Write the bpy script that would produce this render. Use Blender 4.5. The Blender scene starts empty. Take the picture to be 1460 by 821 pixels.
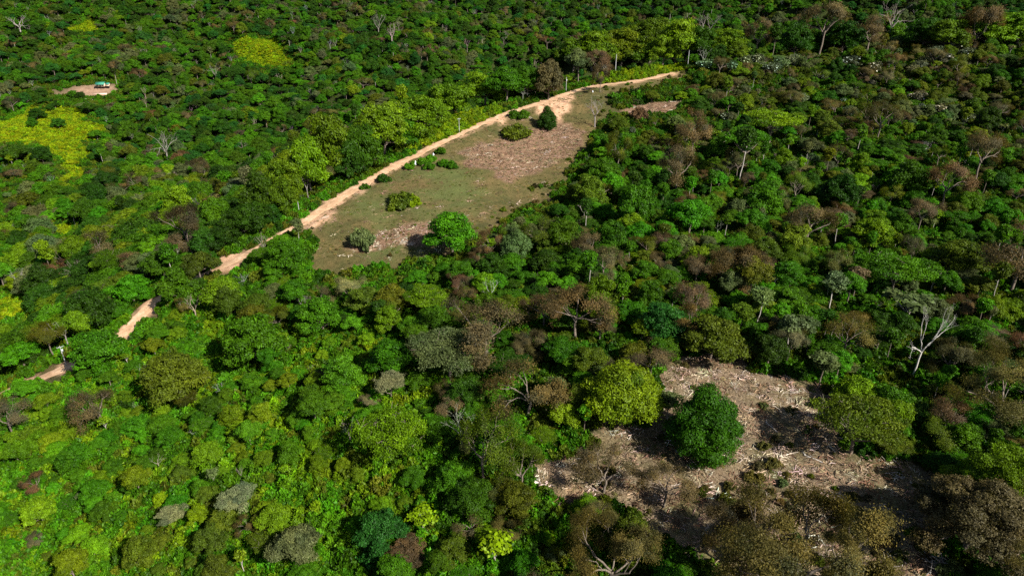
import bpy, math, random
import numpy as np
from mathutils import Vector, Euler

S = bpy.context.scene
COL = S.collection
rng = np.random.default_rng(11)
random.seed(5)
R = math.radians

# ---------------------------------------------------------------- camera model
W0, H0 = 1460.0, 821.0
F0 = 987.0                       # focal length in photo pixels
PITCH = R(27.0)
cp, sp = math.cos(PITCH), math.sin(PITCH)


def at_depth(px, py, d):
    """point of the view ray of a photo pixel at a depth along the optical axis"""
    x = (px - W0 / 2) / F0 * d
    v = (H0 / 2 - py) / F0 * d
    return np.array([x, d * cp + v * sp, -d * sp + v * cp])


def project(P):
    P = np.asarray(P, float)
    d = P[..., 1] * cp - P[..., 2] * sp
    v = P[..., 1] * sp + P[..., 2] * cp
    dd = np.where(d < 1, 1, d)
    return W0 / 2 + P[..., 0] / dd * F0, H0 / 2 - v / dd * F0, d


# ---------------------------------------------------------------- noise
_perm = rng.permutation(512)
_grad = rng.normal(size=(512, 2))
_grad /= np.linalg.norm(_grad, axis=1)[:, None]


def perlin(x, y):
    xi, yi = np.floor(x).astype(int), np.floor(y).astype(int)
    xf, yf = x - xi, y - yi
    u = xf * xf * xf * (xf * (xf * 6 - 15) + 10)
    v = yf * yf * yf * (yf * (yf * 6 - 15) + 10)

    def g(ix, iy, dx, dy):
        h = _perm[(_perm[ix % 512] + iy) % 512]
        return _grad[h, 0] * dx + _grad[h, 1] * dy
    a = g(xi, yi, xf, yf)
    b = g(xi + 1, yi, xf - 1, yf)
    c = g(xi, yi + 1, xf, yf - 1)
    d = g(xi + 1, yi + 1, xf - 1, yf - 1)
    return (a * (1 - u) + b * u) * (1 - v) + (c * (1 - u) + d * u) * v


def fbm(x, y, s, octv=4):
    t = 0
    a = 1.0
    for k in range(octv):
        t = t + a * perlin(x / s + 17.3 * k, y / s - 9.1 * k)
        a *= .5
        s *= .5
    return t


# ---------------------------------------------------------------- terrain: a height field through surveyed points
CTRL = [  # photo pixel and distance
    (95, 512, 300), (60, 538, 290), (205, 447, 318), (310, 375, 332), (445, 310, 352), (520, 258, 392), (600, 217, 425), (654, 190, 452), (740, 151, 500), (775, 138, 522),
    (810, 124, 545), (850, 112, 566), (880, 107, 575), (920, 101, 588), (980, 90, 598), (1040, 84, 598), (1100, 80, 596), (1250, 74, 585), (1400, 62, 575), (1460, 60, 570),
    (730, 821, 170), (0, 821, 205), (300, 821, 186), (1100, 821, 164), (1460, 821, 156), (0, 680, 240), (250, 650, 226), (500, 620, 214), (1300, 540, 228),
    (1000, 600, 205), (1230, 650, 192), (600, 350, 330), (450, 385, 318), (1000, 400, 285), (1300, 250, 395), (1450, 400, 300), (760, 480, 250), (780, 280, 395),
    (800, 200, 465), (1000, 230, 430), (1100, 150, 500), (1350, 130, 500), (850, 380, 300), (480, 500, 262), (300, 540, 270),
    (300, 290, 560), (150, 330, 520), (0, 400, 440), (0, 520, 360), (145, 130, 860), (60, 200, 740), (0, 250, 660), (250, 210, 720), (0, 0, 1120), (250, 20, 1100), (500, 10, 1080),
    (730, 0, 1120), (600, 100, 830), (400, 120, 860), (900, 10, 1080), (1150, 5, 1000), (1460, 0, 930), (700, 60, 980), (370, 75, 960),
]
ANCH = [(0, 0, -168), (0, -200, -205), (-250, 0, -205), (300, -20, -152), (500, 200, -100), (-480, 120, -215), (620, 600, -55), (-60, 700, -190), (150, 760, -178), (420, 760, -150), (800, 760, -110),
        (0, 1500, 40), (-700, 1700, 60), (700, 1500, 70), (-1400, 1200, -10), (1300, 1100, 40), (0, 2200, 330), (-1400, 2200, 330), (1400, 2200, 330), (-1300, 400, -120), (1300, 300, -20), (-900, -200, -240), (1000, -200, -150)]
CP = np.array([at_depth(*c) for c in CTRL] + [np.array(a, float) for a in ANCH])


def _tps_k(r2):
    return np.where(r2 < 1e-9, 0, r2 * np.log(np.maximum(r2, 1e-9)))


SC = 500.0
_xy = CP[:, :2] / SC
_n = len(CP)
_A = np.zeros((_n + 3, _n + 3))
_A[:_n, :_n] = _tps_k(((_xy[:, None] - _xy[None]) ** 2).sum(-1)) + np.eye(_n) * 4e-4
_A[:_n, _n] = 1
_A[:_n, _n + 1:] = _xy
_A[_n, :_n] = 1
_A[_n + 1:, :_n] = _xy.T
_w = np.linalg.solve(_A, np.concatenate([CP[:, 2], [0, 0, 0]]))


def base_height(x, y):
    x = np.asarray(x, float)
    y = np.asarray(y, float)
    z = _w[_n] + _w[_n + 1] * x / SC + _w[_n + 2] * y / SC
    for k in range(_n):
        z = z + _w[k] * _tps_k((x / SC - _xy[k, 0]) ** 2 + (y / SC - _xy[k, 1]) ** 2)
    far = np.clip((y - 640) / 250, 0, 1)
    left = np.clip((-x - 260) / 150, 0, 1) * np.clip((y - 250) / 200, 0, 1)
    m = np.maximum(far, left)
    z = z + fbm(x, y, 60, 4) * 2.6 * (1 - m) + m * (fbm(x + 300, y, 240, 5) * 40)
    return z


def axis(segs):
    out = []
    for a, b, s in segs:
        out.append(np.arange(a, b, s))
    return np.concatenate(out + [np.array([segs[-1][1]])])


GX = axis([(-1700, -700, 16), (-700, -270, 7), (-270, 260, 1.6), (260, 480, 4), (480, 1700, 16)])
GY = axis([(-300, 90, 10), (90, 640, 1.6), (640, 1000, 6), (1000, 2200, 16)])
GXX, GYY = np.meshgrid(GX, GY)
GZ = base_height(GXX, GYY)


def height(x, y):
    x = np.asarray(x, float)
    y = np.asarray(y, float)
    i = np.clip(np.searchsorted(GX, x) - 1, 0, len(GX) - 2)
    j = np.clip(np.searchsorted(GY, y) - 1, 0, len(GY) - 2)
    u = np.clip((x - GX[i]) / (GX[i + 1] - GX[i]), 0, 1)
    v = np.clip((y - GY[j]) / (GY[j + 1] - GY[j]), 0, 1)
    return (GZ[j, i] * (1 - u) + GZ[j, i + 1] * u) * (1 - v) + (GZ[j + 1, i] * (1 - u) + GZ[j + 1, i + 1] * u) * v


def ground_at(px, py, dmin=120, dmax=1800):
    """where the view ray of a photo pixel first meets the ground"""
    d = np.arange(dmin, dmax, 1.0)
    P = at_depth(px, py, 1.0)[None] * d[:, None]
    below = P[:, 2] < height(P[:, 0], P[:, 1])
    k = int(np.argmax(below)) if below.any() else len(d) - 1
    return P[k].copy()


# ---------------------------------------------------------------- road: benched into the slope
def smooth_line(pts, step=1.5, it=30):
    pts = np.array(pts, float)
    s = np.concatenate([[0], np.cumsum(np.linalg.norm(np.diff(pts[:, :2], axis=0), axis=1))])
    t = np.arange(0, s[-1], step)
    q = np.stack([np.interp(t, s, pts[:, k]) for k in range(3)], 1)
    for _ in range(it):
        q[1:-1] = q[1:-1] * .5 + (q[:-2] + q[2:]) * .25
    return q


def px_line(pxs, lo=120, **kw):
    return smooth_line([ground_at(a, b, lo) for a, b in pxs], **kw)


ROAD_PX = [(-60, 590), (0, 562), (60, 537), (95, 522), (122, 512), (155, 492), (185, 467), (212, 438), (240, 418), (290, 390), (340, 370), (400, 335), (440, 310), (470, 291), (520, 261), (560, 238),
           (600, 217), (650, 193), (690, 175), (730, 158), (775, 146), (815, 131), (845, 122), (880, 119), (922, 113), (960, 104)]
road = px_line(ROAD_PX, it=60)
for _ in range(150):
    road[1:-1, 2] = road[1:-1, 2] * .5 + (road[:-2, 2] + road[2:, 2]) * .25
ROAD_W = 6.8
TRACK_PX = [(745, 640), (775, 668), (800, 690), (828, 712), (870, 738), (925, 762), (980, 778), (1040, 797), (1110, 830)]
track = px_line(TRACK_PX, it=25)


def line_dist(x, y, line):
    """distance to a polyline and the index of its nearest vertex"""
    best = np.full(x.shape, 1e9)
    idx = np.zeros(x.shape, int)
    for k in range(len(line)):
        d = (x - line[k, 0]) ** 2 + (y - line[k, 1]) ** 2
        m = d < best
        best = np.where(m, d, best)
        idx = np.where(m, k, idx)
    return np.sqrt(best), idx


def sub(line, margin):
    ix = np.where((GX > line[:, 0].min() - margin) & (GX < line[:, 0].max() + margin))[0]
    iy = np.where((GY > line[:, 1].min() - margin) & (GY < line[:, 1].max() + margin))[0]
    return slice(iy[0], iy[-1] + 1), slice(ix[0], ix[-1] + 1)


A_road = np.full(GZ.shape, 99.0)
sl = sub(road, 14)
d, k = line_dist(GXX[sl], GYY[sl], road)
A_road[sl] = d
w = np.clip((9.5 - d) / 5.5, 0, 1)
w = w * w * (3 - 2 * w)
GZ[sl] = GZ[sl] * (1 - w) + (road[k, 2]) * w
A_track = np.full(GZ.shape, 99.0)
sl = sub(track, 10)
d, k = line_dist(GXX[sl], GYY[sl], track)
A_track[sl] = d

# ---------------------------------------------------------------- areas, outlined on the survey photo, kept as ground attributes
UPPER = [(438, 322), (455, 298), (520, 263), (600, 219), (680, 180), (760, 150), (818, 128), (842, 122), (868, 133), (880, 155), (850, 190), (832, 220), (815, 255), (785, 290), (745, 300), (700, 330),
         (645, 366), (608, 376), (560, 383), (505, 392), (450, 392)]
LOWER = [(935, 520), (965, 503), (1062, 497), (1090, 532), (1150, 540), (1198, 562), (1212, 600), (1200, 640), (1262, 650), (1335, 660), (1345, 720), (1350, 800), (1350, 900), (1060, 900), (1000, 800),
         (930, 775), (900, 730), (850, 718), (800, 728), (752, 690), (768, 655), (826, 645), (850, 600), (885, 588), (925, 600), (945, 580)]
SLASH_A = [(655, 215), (720, 193), (800, 172), (832, 190), (815, 222), (770, 242), (722, 262), (700, 245), (660, 236)]
SLASH_B = [(495, 352), (540, 330), (610, 318), (652, 340), (560, 353), (510, 362)]
STRIP = [(880, 160), (905, 150), (960, 143), (975, 148), (955, 160), (900, 168)]
RED = [[(795, 140), (822, 128), (815, 152), (800, 172), (785, 178), (770, 160), (765, 150)], [(703, 168), (718, 163), (722, 178), (712, 180)], [(828, 112), (858, 112), (852, 124), (832, 124)], [(790, 108), (812, 106), (815, 128), (795, 130)],
       [(500, 268), (520, 258), (520, 280), (508, 282)], [(442, 312), (470, 296), (470, 312), (446, 328)], [(205, 425), (235, 414), (225, 440), (200, 452)], [(275, 372), (350, 358), (352, 384), (280, 392)]]
GRASSY = [(470, 305), (560, 250), (640, 225), (690, 240), (700, 270), (690, 300), (610, 330), (600, 372), (520, 380), (530, 310)]
RED.append([(1415, 800), (1470, 770), (1480, 850), (1420, 850)])
PASTURE = [[(-30, 180), (15, 168), (42, 150), (62, 152), (75, 162), (100, 148), (118, 155), (128, 172), (152, 178), (150, 190), (122, 205), (128, 240), (105, 262), (85, 256), (72, 225), (42, 205), (5, 205), (-30, 200)],
           [(92, 42), (118, 28), (138, 26), (136, 44), (112, 48)], [(58, 52), (80, 46), (92, 56), (66, 60)], [(328, 62), (352, 52), (392, 56), (418, 78), (420, 96), (382, 96), (340, 88)],
           [(-20, 428), (20, 420), (40, 432), (28, 456), (-20, 466)], [(72, 320), (100, 318), (112, 326), (90, 338)], [(195, 232), (215, 240), (205, 262), (190, 250)]]
VERGE = [[(590, 212), (620, 186), (650, 160), (690, 148), (722, 152), (690, 172), (640, 193), (600, 214)], [(800, 102), (850, 96), (862, 110), (830, 114), (805, 112)],
         [(862, 112), (880, 100), (930, 88), (980, 84), (985, 98), (930, 108), (870, 120)]]
VINE = [[(230, 520), (262, 480), (300, 455), (330, 452), (325, 490), (280, 525), (240, 545)], [(462, 735), (480, 740), (500, 800), (510, 840), (462, 840)], [(330, 500), (352, 498), (350, 530), (325, 530)]]
FRONT = [(842, 122), (880, 113), (925, 107), (962, 99), (985, 101), (985, 110), (940, 124), (900, 134), (850, 142)]
BITS = [[(48, 552), (58, 530), (88, 514), (118, 506), (130, 516), (98, 538), (62, 556)], [(170, 478), (190, 450), (215, 422), (236, 418), (228, 446), (196, 486), (176, 490)], [(300, 386), (318, 366), (352, 358), (356, 384), (325, 394)]]
REGROWTH = [(905, 752), (960, 758), (1040, 785), (1060, 800), (1060, 830), (1000, 815), (930, 790)]
FARM = [(78, 130), (100, 121), (164, 120), (164, 131), (135, 139), (84, 138)]


def inside(px, py, poly):
    px = np.asarray(px, float)
    py = np.asarray(py, float)
    r = np.zeros(px.shape, bool)
    n = len(poly)
    for i in range(n):
        x1, y1 = poly[i]
        x2, y2 = poly[(i + 1) % n]
        if y1 == y2:
            continue
        c = ((y1 > py) != (y2 > py)) & (px < (x2 - x1) * (py - y1) / (y2 - y1) + x1)
        r ^= c
    return r


def area(px, py, dep, polys, near=True):
    if isinstance(polys[0][0], (int, float)):
        polys = [polys]
    r = np.zeros(np.shape(px), bool)
    for p in polys:
        r |= inside(px, py, p)
    return r & ((dep < 640) if near else (dep > 560))


def far_pasture(px, py, dep):
    r = area(px, py, dep, PASTURE[:4] + PASTURE[6:], False)
    return r | (area(px, py, dep, PASTURE[4:6], True) & (dep > 330))


GP = np.stack([GXX, GYY, GZ], -1)
_px, _py, _pd = project(GP)
# ragged borders: shift the lookup by ground noise
_k = F0 / np.maximum(_pd, 50)
_fq = np.where(_pd > 560, 1.0, 0.0)
_jx = _px + fbm(GXX, GYY, 14, 3) * 7 * _k + _fq * fbm(GXX, GYY + 50, 48, 3) * 26 * _k
_jy = _py + fbm(GXX + 91, GYY + 37, 14, 3) * 3.5 * _k
vis = (_px > -250) & (_px < 1710) & (_pd > 90)


def blur(a, n=1):
    a = a.astype(float)
    for _ in range(n):
        p = np.pad(a, 1, mode='edge')
        a = (p[1:-1, 1:-1] * 4 + p[:-2, 1:-1] * 2 + p[2:, 1:-1] * 2 + p[1:-1, :-2] * 2 + p[1:-1, 2:] * 2 + p[:-2, :-2] + p[2:, 2:] + p[:-2, 2:] + p[2:, :-2]) / 16
    return a


M_up = blur(area(_jx, _jy, _pd, [UPPER, FRONT] + BITS) & vis, 2)
M_re = blur(area(_jx, _jy, _pd, REGROWTH) & vis, 2)
M_low = blur(area(_jx, _jy, _pd, LOWER) & vis, 2)
M_slash = blur((area(_jx, _jy, _pd, [SLASH_A, SLASH_B, STRIP])) & vis, 1)
M_grass = blur(area(_jx, _jy, _pd, GRASSY) & vis, 3) * np.clip(.5 + 1.4 * fbm(GXX, GYY, 22, 4), 0, 1)
M_red = blur(area(_jx, _jy, _pd, RED) & vis, 1)
M_red = np.maximum(M_red, np.clip((7.5 - A_road) / 2.5, 0, 1) * np.clip(.55 + 1.6 * fbm(GXX, GYY, 9, 3), 0, 1))
M_past = blur((far_pasture(_jx, _jy, _pd) | area(_jx, _jy, _pd, VERGE) | area(_jx, _jy, _pd, VINE)) & vis, 1)
M_farm = blur(area(_jx, _jy, _pd, FARM, False) & vis, 1)
M_track = np.clip((1.15 - np.abs(A_track - 1.2)) / .8, 0, 1) * np.clip(.6 + fbm(GXX, GYY, 7, 3), 0, 1)

# ---------------------------------------------------------------- scene basics
world = bpy.data.worlds.new('World')
S.world = world
world.use_nodes = True
nt = world.node_tree
bg = nt.nodes['Background']
sky = nt.nodes.new('ShaderNodeTexSky')
sky.sky_type = 'NISHITA'
sky.sun_disc = False
SUN_AZ = Vector((.74, -.67, 0)).normalized()
SUN_EL = R(38.5)
sky.sun_elevation = SUN_EL
sky.sun_rotation = math.atan2(SUN_AZ.x, SUN_AZ.y)
nt.links.new(sky.outputs[0], bg.inputs[0])
bg.inputs[1].default_value = .05
sun = bpy.data.lights.new('sun', 'SUN')
sun.energy = 5.0
sun.angle = R(.5)
sun.color = (1, .95, .86)
so = bpy.data.objects.new('sun', sun)
COL.objects.link(so)
sd = Vector((SUN_AZ.x * math.cos(SUN_EL), SUN_AZ.y * math.cos(SUN_EL), math.sin(SUN_EL)))
so.rotation_euler = sd.to_track_quat('Z', 'Y').to_euler()
so.location = (200, -200, 300)

cam = bpy.data.cameras.new('camera')
cam.sensor_width = 36
cam.lens = 36 * F0 / W0
cam.clip_start = 1
cam.clip_end = 6000
co = bpy.data.objects.new('camera', cam)
COL.objects.link(co)
co.rotation_euler = (R(90) - PITCH, 0, 0)
S.camera = co

S.view_settings.view_transform = 'Standard'
S.view_settings.look = 'None'
S.view_settings.gamma = 1
S.view_settings.exposure = 1.22
S.render.engine = 'CYCLES'
S.cycles.max_bounces = 4
S.cycles.diffuse_bounces = 2
S.cycles.glossy_bounces = 1
S.cycles.transmission_bounces = 2
S.cycles.transparent_max_bounces = 4
S.cycles.use_denoising = False
S.cycles.sample_clamp_indirect = 4


# ---------------------------------------------------------------- materials
def new_mat(name):
    m = bpy.data.materials.new(name)
    m.use_nodes = True
    t = m.node_tree
    t.nodes.clear()
    out = t.nodes.new('ShaderNodeOutputMaterial')
    return m, t, out


def N(t, kind, **props):
    n = t.nodes.new(kind)
    for k, v in props.items():
        setattr(n, k, v)
    return n


def mixc(t, a, b, fac, mode='MIX'):
    n = N(t, 'ShaderNodeMix', data_type='RGBA', blend_type=mode)
    for sock, v in ((n.inputs[0], fac), (n.inputs[6], a), (n.inputs[7], b)):
        if isinstance(v, (int, float)):
            sock.default_value = v
        elif isinstance(v, tuple):
            sock.default_value = (*v, 1)
        else:
            t.links.new(v, sock)
    return n.outputs[2]


def noise(t, scale, detail=4, rough=.6, vec=None):
    n = N(t, 'ShaderNodeTexNoise')
    n.inputs['Scale'].default_value = scale
    n.inputs['Detail'].default_value = detail
    n.inputs['Roughness'].default_value = rough
    if vec is None:
        g = N(t, 'ShaderNodeNewGeometry')
        vec = g.outputs['Position']
    t.links.new(vec, n.inputs['Vector'])
    return n


def ramp(t, inp, stops):
    r = N(t, 'ShaderNodeValToRGB')
    e = r.color_ramp.elements
    while len(e) < len(stops):
        e.new(.5)
    for el, (p, c) in zip(e, stops):
        el.position = p
        el.color = (*c, 1) if not isinstance(c, float) else (c, c, c, 1)
    t.links.new(inp, r.inputs[0])
    return r.outputs[0]


def leaf_material(name, gloss=.1, transl=.28):
    m, t, out = new_mat(name)
    tint = N(t, 'ShaderNodeAttribute', attribute_type='INSTANCER', attribute_name='tint')
    var = N(t, 'ShaderNodeAttribute', attribute_name='var')
    c = mixc(t, tint.outputs['Color'], var.outputs['Color'], 1.0, 'MULTIPLY')
    # a slow drift of hue across the country
    n = noise(t, .05, 2)
    shift = ramp(t, n.outputs[0], [(.3, (.86, .94, .95)), (.7, (1.16, 1.06, .9))])
    c = mixc(t, c, shift, .8, 'MULTIPLY')
    p = N(t, 'ShaderNodeBsdfPrincipled')
    p.inputs['Roughness'].default_value = .5
    p.inputs['Specular IOR Level'].default_value = gloss
    t.links.new(c, p.inputs['Base Color'])
    tr = N(t, 'ShaderNodeBsdfTranslucent')
    c2 = mixc(t, c, (1.3, 1.35, .5), 1.0, 'MULTIPLY')
    t.links.new(c2, tr.inputs[0])
    mx = N(t, 'ShaderNodeMixShader')
    mx.inputs[0].default_value = transl
    t.links.new(p.outputs[0], mx.inputs[1])
    t.links.new(tr.outputs[0], mx.inputs[2])
    t.links.new(mx.outputs[0], out.inputs[0])
    return m


def plain_material(name, col_a, col_b, scale, rough=.85, bump=0, detail=4):
    m, t, out = new_mat(name)
    n = noise(t, scale, detail)
    c = ramp(t, n.outputs[0], [(.3, col_a), (.7, col_b)])
    p = N(t, 'ShaderNodeBsdfPrincipled')
    p.inputs['Roughness'].default_value = rough
    p.inputs['Specular IOR Level'].default_value = .2
    t.links.new(c, p.inputs['Base Color'])
    if bump:
        b = N(t, 'ShaderNodeBump')
        b.inputs['Strength'].default_value = bump
        t.links.new(n.outputs[0], b.inputs['Height'])
        t.links.new(b.outputs[0], p.inputs['Normal'])
    t.links.new(p.outputs[0], out.inputs[0])
    return m


def tint_material(name, rough=.85, spec=.15):
    """colour from the object's own tint, broken up by noise"""
    m, t, out = new_mat(name)
    tint = N(t, 'ShaderNodeAttribute', attribute_type='INSTANCER', attribute_name='tint')
    n = noise(t, 2.2, 4)
    c = mixc(t, tint.outputs['Color'], ramp(t, n.outputs[0], [(.3, (.6, .6, .6)), (.7, (1.3, 1.3, 1.3))]), 1.0, 'MULTIPLY')
    p = N(t, 'ShaderNodeBsdfPrincipled')
    p.inputs['Roughness'].default_value = rough
    p.inputs['Specular IOR Level'].default_value = spec
    t.links.new(c, p.inputs['Base Color'])
    t.links.new(p.outputs[0], out.inputs[0])
    return m


M_LEAF = leaf_material('leaf')
M_BARK = plain_material('bark', (.07, .055, .042), (.18, .145, .115), 1.6, .9)
M_PALE = plain_material('pale_bark', (.20, .175, .15), (.40, .37, .33), 1.2, .85)
M_TWIG = tint_material('dead_wood')


def ground_material():
    m, t, out = new_mat('ground')
    a1 = N(t, 'ShaderNodeAttribute', attribute_name='zone_a')   # clearing, lower clearing, slash
    a2 = N(t, 'ShaderNodeAttribute', attribute_name='zone_b')   # grass, bare red soil, pasture
    a3 = N(t, 'ShaderNodeAttribute', attribute_name='zone_c')   # farmyard, wheel track
    s1 = N(t, 'ShaderNodeSeparateColor')
    s2 = N(t, 'ShaderNodeSeparateColor')
    s3 = N(t, 'ShaderNodeSeparateColor')
    for a, s in ((a1, s1), (a2, s2), (a3, s3)):
        t.links.new(a.outputs['Color'], s.inputs[0])
    big = noise(t, .06, 5, .65)
    mid = noise(t, .35, 6, .7)
    fine = noise(t, 1.6, 5, .75)
    floor = ramp(t, mid.outputs[0], [(.3, (.012, .02, .004)), (.7, (.03, .04, .008))])
    dry = ramp(t, fine.outputs[0], [(.25, (.05, .046, .018)), (.5, (.108, .092, .042)), (.8, (.19, .16, .09))])
    dry = mixc(t, dry, ramp(t, big.outputs[0], [(.35, (.5, .62, .44)), (.65, (1.02, .88, .78))]), 1.0, 'MULTIPLY')
    grass = ramp(t, fine.outputs[0], [(.25, (.035, .05, .012)), (.55, (.078, .088, .027)), (.8, (.14, .125, .05))])
    slash = ramp(t, fine.outputs[0], [(.3, (.06, .036, .02)), (.55, (.165, .10, .062)), (.75, (.29, .205, .135))])
    low = ramp(t, fine.outputs[0], [(.25, (.05, .036, .021)), (.5, (.155, .112, .070)), (.75, (.34, .27, .19))])
    red = ramp(t, mid.outputs[0], [(.3, (.30, .16, .085)), (.7, (.52, .34, .22))])
    past = ramp(t, mid.outputs[0], [(.3, (.10, .15, .004)), (.7, (.19, .23, .006))])
    farm = ramp(t, mid.outputs[0], [(.3, (.14, .085, .055)), (.7, (.27, .18, .12))])
    low = mixc(t, low, ramp(t, mid.outputs[0], [(.32, (.5, .5, .48)), (.5, (1.0, 1.0, 1.0)), (.7, (1.25, 1.2, 1.1))]), 1.0, 'MULTIPLY')
    low = mixc(t, low, ramp(t, big.outputs[0], [(.42, (1.0, 1.0, 1.0)), (.62, (.55, .66, .42))]), 1.0, 'MULTIPLY')
    dry = mixc(t, dry, ramp(t, mid.outputs[0], [(.35, (.72, .74, .66)), (.65, (1.15, 1.1, 1.1))]), 1.0, 'MULTIPLY')
    c = floor
    c = mixc(t, c, dry, s1.outputs[0])
    c = mixc(t, c, grass, s2.outputs[0])
    c = mixc(t, c, low, s1.outputs[1])
    c = mixc(t, c, slash, s1.outputs[2])
    c = mixc(t, c, grass, s3.outputs[2])
    c = mixc(t, c, past, s2.outputs[2])
    c = mixc(t, c, farm, s3.outputs[0])
    c = mixc(t, c, red, s2.outputs[1])
    c = mixc(t, c, (.33, .22, .13), s3.outputs[1])
    p = N(t, 'ShaderNodeBsdfPrincipled')
    p.inputs['Roughness'].default_value = .95
    p.inputs['Specular IOR Level'].default_value = .1
    t.links.new(c, p.inputs['Base Color'])
    b = N(t, 'ShaderNodeBump')
    b.inputs['Strength'].default_value = .9
    b.inputs['Distance'].default_value = .5
    t.links.new(fine.outputs[0], b.inputs['Height'])
    t.links.new(b.outputs[0], p.inputs['Normal'])
    t.links.new(p.outputs[0], out.inputs[0])
    return m


def mesh_np(name, verts, faces, mat=None, smooth=False):
    """mesh from a vertex array and an (n,3|4) face array (or list of both kinds)"""
    me = bpy.data.meshes.new(name)
    fl = [np.asarray(f, np.int32) for f in (faces if isinstance(faces, list) else [faces]) if len(f)]
    idx = np.concatenate([f.ravel() for f in fl]) if fl else np.zeros(0, np.int32)
    tot = np.concatenate([np.full(len(f), f.shape[1], np.int32) for f in fl]) if fl else np.zeros(0, np.int32)
    me.vertices.add(len(verts))
    me.vertices.foreach_set('co', np.asarray(verts, np.float32).ravel())
    if len(idx):
        me.loops.add(len(idx))
        me.loops.foreach_set('vertex_index', idx)
        me.polygons.add(len(tot))
        st = np.concatenate([[0], np.cumsum(tot)[:-1]]).astype(np.int32)
        me.polygons.foreach_set('loop_start', st)
        me.polygons.foreach_set('loop_total', tot)
        if smooth:
            me.polygons.foreach_set('use_smooth', np.ones(len(tot), bool))
    me.update(calc_edges=True)
    if mat:
        for mm in (mat if isinstance(mat, list) else [mat]):
            me.materials.append(mm)
    return me


def attr(me, name, kind, dom, data):
    a = me.attributes.new(name, kind, dom)
    key = 'vector' if kind == 'FLOAT_VECTOR' else ('color' if 'COLOR' in kind else 'value')
    a.data.foreach_set(key, np.ascontiguousarray(data).ravel())


def link(name, me, parent=None):
    o = bpy.data.objects.new(name, me)
    COL.objects.link(o)
    if parent:
        o.parent = parent
    return o


def tag(o, label=None, cat=None, group=None, kind=None):
    for k, v in (('label', label), ('category', cat), ('group', group), ('kind', kind)):
        if v:
            o[k] = v
    return o


# the ground sheet
ny, nx = GZ.shape
rough = fbm(GXX, GYY, 5, 3) * .55 * np.clip((A_road - 3) / 4, 0, 1) + (M_low + M_slash) * fbm(GXX + 7, GYY, 3.2, 2) * .8 * np.clip((A_track - 2) / 3, 0, 1)
GZ = GZ + rough
V = np.stack([GXX, GYY, GZ], -1).reshape(-1, 3)
ii = np.arange(ny * nx).reshape(ny, nx)
Fq = np.stack([ii[:-1, :-1], ii[:-1, 1:], ii[1:, 1:], ii[1:, :-1]], -1).reshape(-1, 4)
me = mesh_np('terrain', V, Fq, ground_material(), True)


def zone(name, *m):
    c = np.ones((ny * nx, 4), np.float32)
    for k in range(3):
        c[:, k] = m[k].ravel() if k < len(m) and m[k] is not None else 0
    attr(me, name, 'FLOAT_COLOR', 'POINT', c)


zone('zone_a', M_up, M_low, M_slash)
zone('zone_b', M_grass, M_red, M_past)
zone('zone_c', M_farm, M_track, M_re)
tag(link('terrain', me), 'wooded hillside of ridge, clearings and valley', None, None, 'structure')


# the dirt road: a strip with a crown, wheel ruts and uneven edges
def road_strip(line, width, lift):
    t = np.gradient(line[:, :2], axis=0)
    t /= np.linalg.norm(t, axis=1)[:, None]
    nrm = np.stack([-t[:, 1], t[:, 0]], 1)
    cols = np.array([-1, -.8, -.5, -.25, 0, .25, .5, .8, 1]) * width / 2
    prof = np.array([-.25, .03, -.05, .0, .06, .0, -.05, .03, -.25])
    vs = []
    for i, c in enumerate(cols):
        wob = 1 + (.45 * fbm(line[:, 0] + 40 * (i > 4), line[:, 1], 9, 3) if i in (0, 1, 7, 8) else 0)
        x = line[:, 0] + nrm[:, 0] * c * wob
        y = line[:, 1] + nrm[:, 1] * c * wob
        vs.append(np.stack([x, y, np.maximum(line[:, 2], height(x, y)) + prof[i] + lift], 1))
    n, k = len(line), len(cols)
    v = np.stack(vs, 1).reshape(-1, 3)
    q = np.arange(n * k).reshape(n, k)
    f = np.stack([q[:-1, :-1], q[:-1, 1:], q[1:, 1:], q[1:, :-1]], -1).reshape(-1, 4)[:, ::-1]
    return v, f, np.tile(np.array([.25, .55, 1.15, .9, .72, .9, 1.15, .55, .25]), n)


def road_material():
    m, t, out = new_mat('road_dirt')
    wear = N(t, 'ShaderNodeAttribute', attribute_name='wear')
    n1, n2 = noise(t, .22, 6, .7), noise(t, 1.3, 5, .7)
    c = ramp(t, n1.outputs[0], [(.28, (.27, .16, .088)), (.5, (.42, .27, .165)), (.72, (.58, .41, .28))])
    c = mixc(t, c, ramp(t, n2.outputs[0], [(.3, (.68, .66, .62)), (.65, (1.15, 1.15, 1.15))]), 1.0, 'MULTIPLY')
    wn = N(t, 'ShaderNodeMath', operation='MULTIPLY_ADD')
    t.links.new(n2.outputs[0], wn.inputs[0])
    wn.inputs[1].default_value = .5
    t.links.new(wear.outputs['Fac'], wn.inputs[2])
    verge = ramp(t, wn.outputs[0], [(.42, (.10, .085, .03)), (.62, (.30, .19, .11))])
    mask = ramp(t, wn.outputs[0], [(.55, (1., 1., 1.)), (.95, (0., 0., 0.))])
    c = mixc(t, c, verge, mask)
    p = N(t, 'ShaderNodeBsdfPrincipled')
    p.inputs['Roughness'].default_value = .95
    p.inputs['Specular IOR Level'].default_value = .1
    t.links.new(c, p.inputs['Base Color'])
    t.links.new(p.outputs[0], out.inputs[0])
    return m


v, f, wr = road_strip(road, ROAD_W, .16)
me = mesh_np('dirt_road', v, f, road_material(), True)
attr(me, 'wear', 'FLOAT', 'POINT', wr)
tag(link('dirt_road', me), 'pale pinkish dirt road climbing along the ridge', None, None, 'structure')


# ---------------------------------------------------------------- foliage
def unit(n):
    v = rng.normal(size=(n, 3))
    return v / np.linalg.norm(v, axis=1)[:, None]


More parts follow.
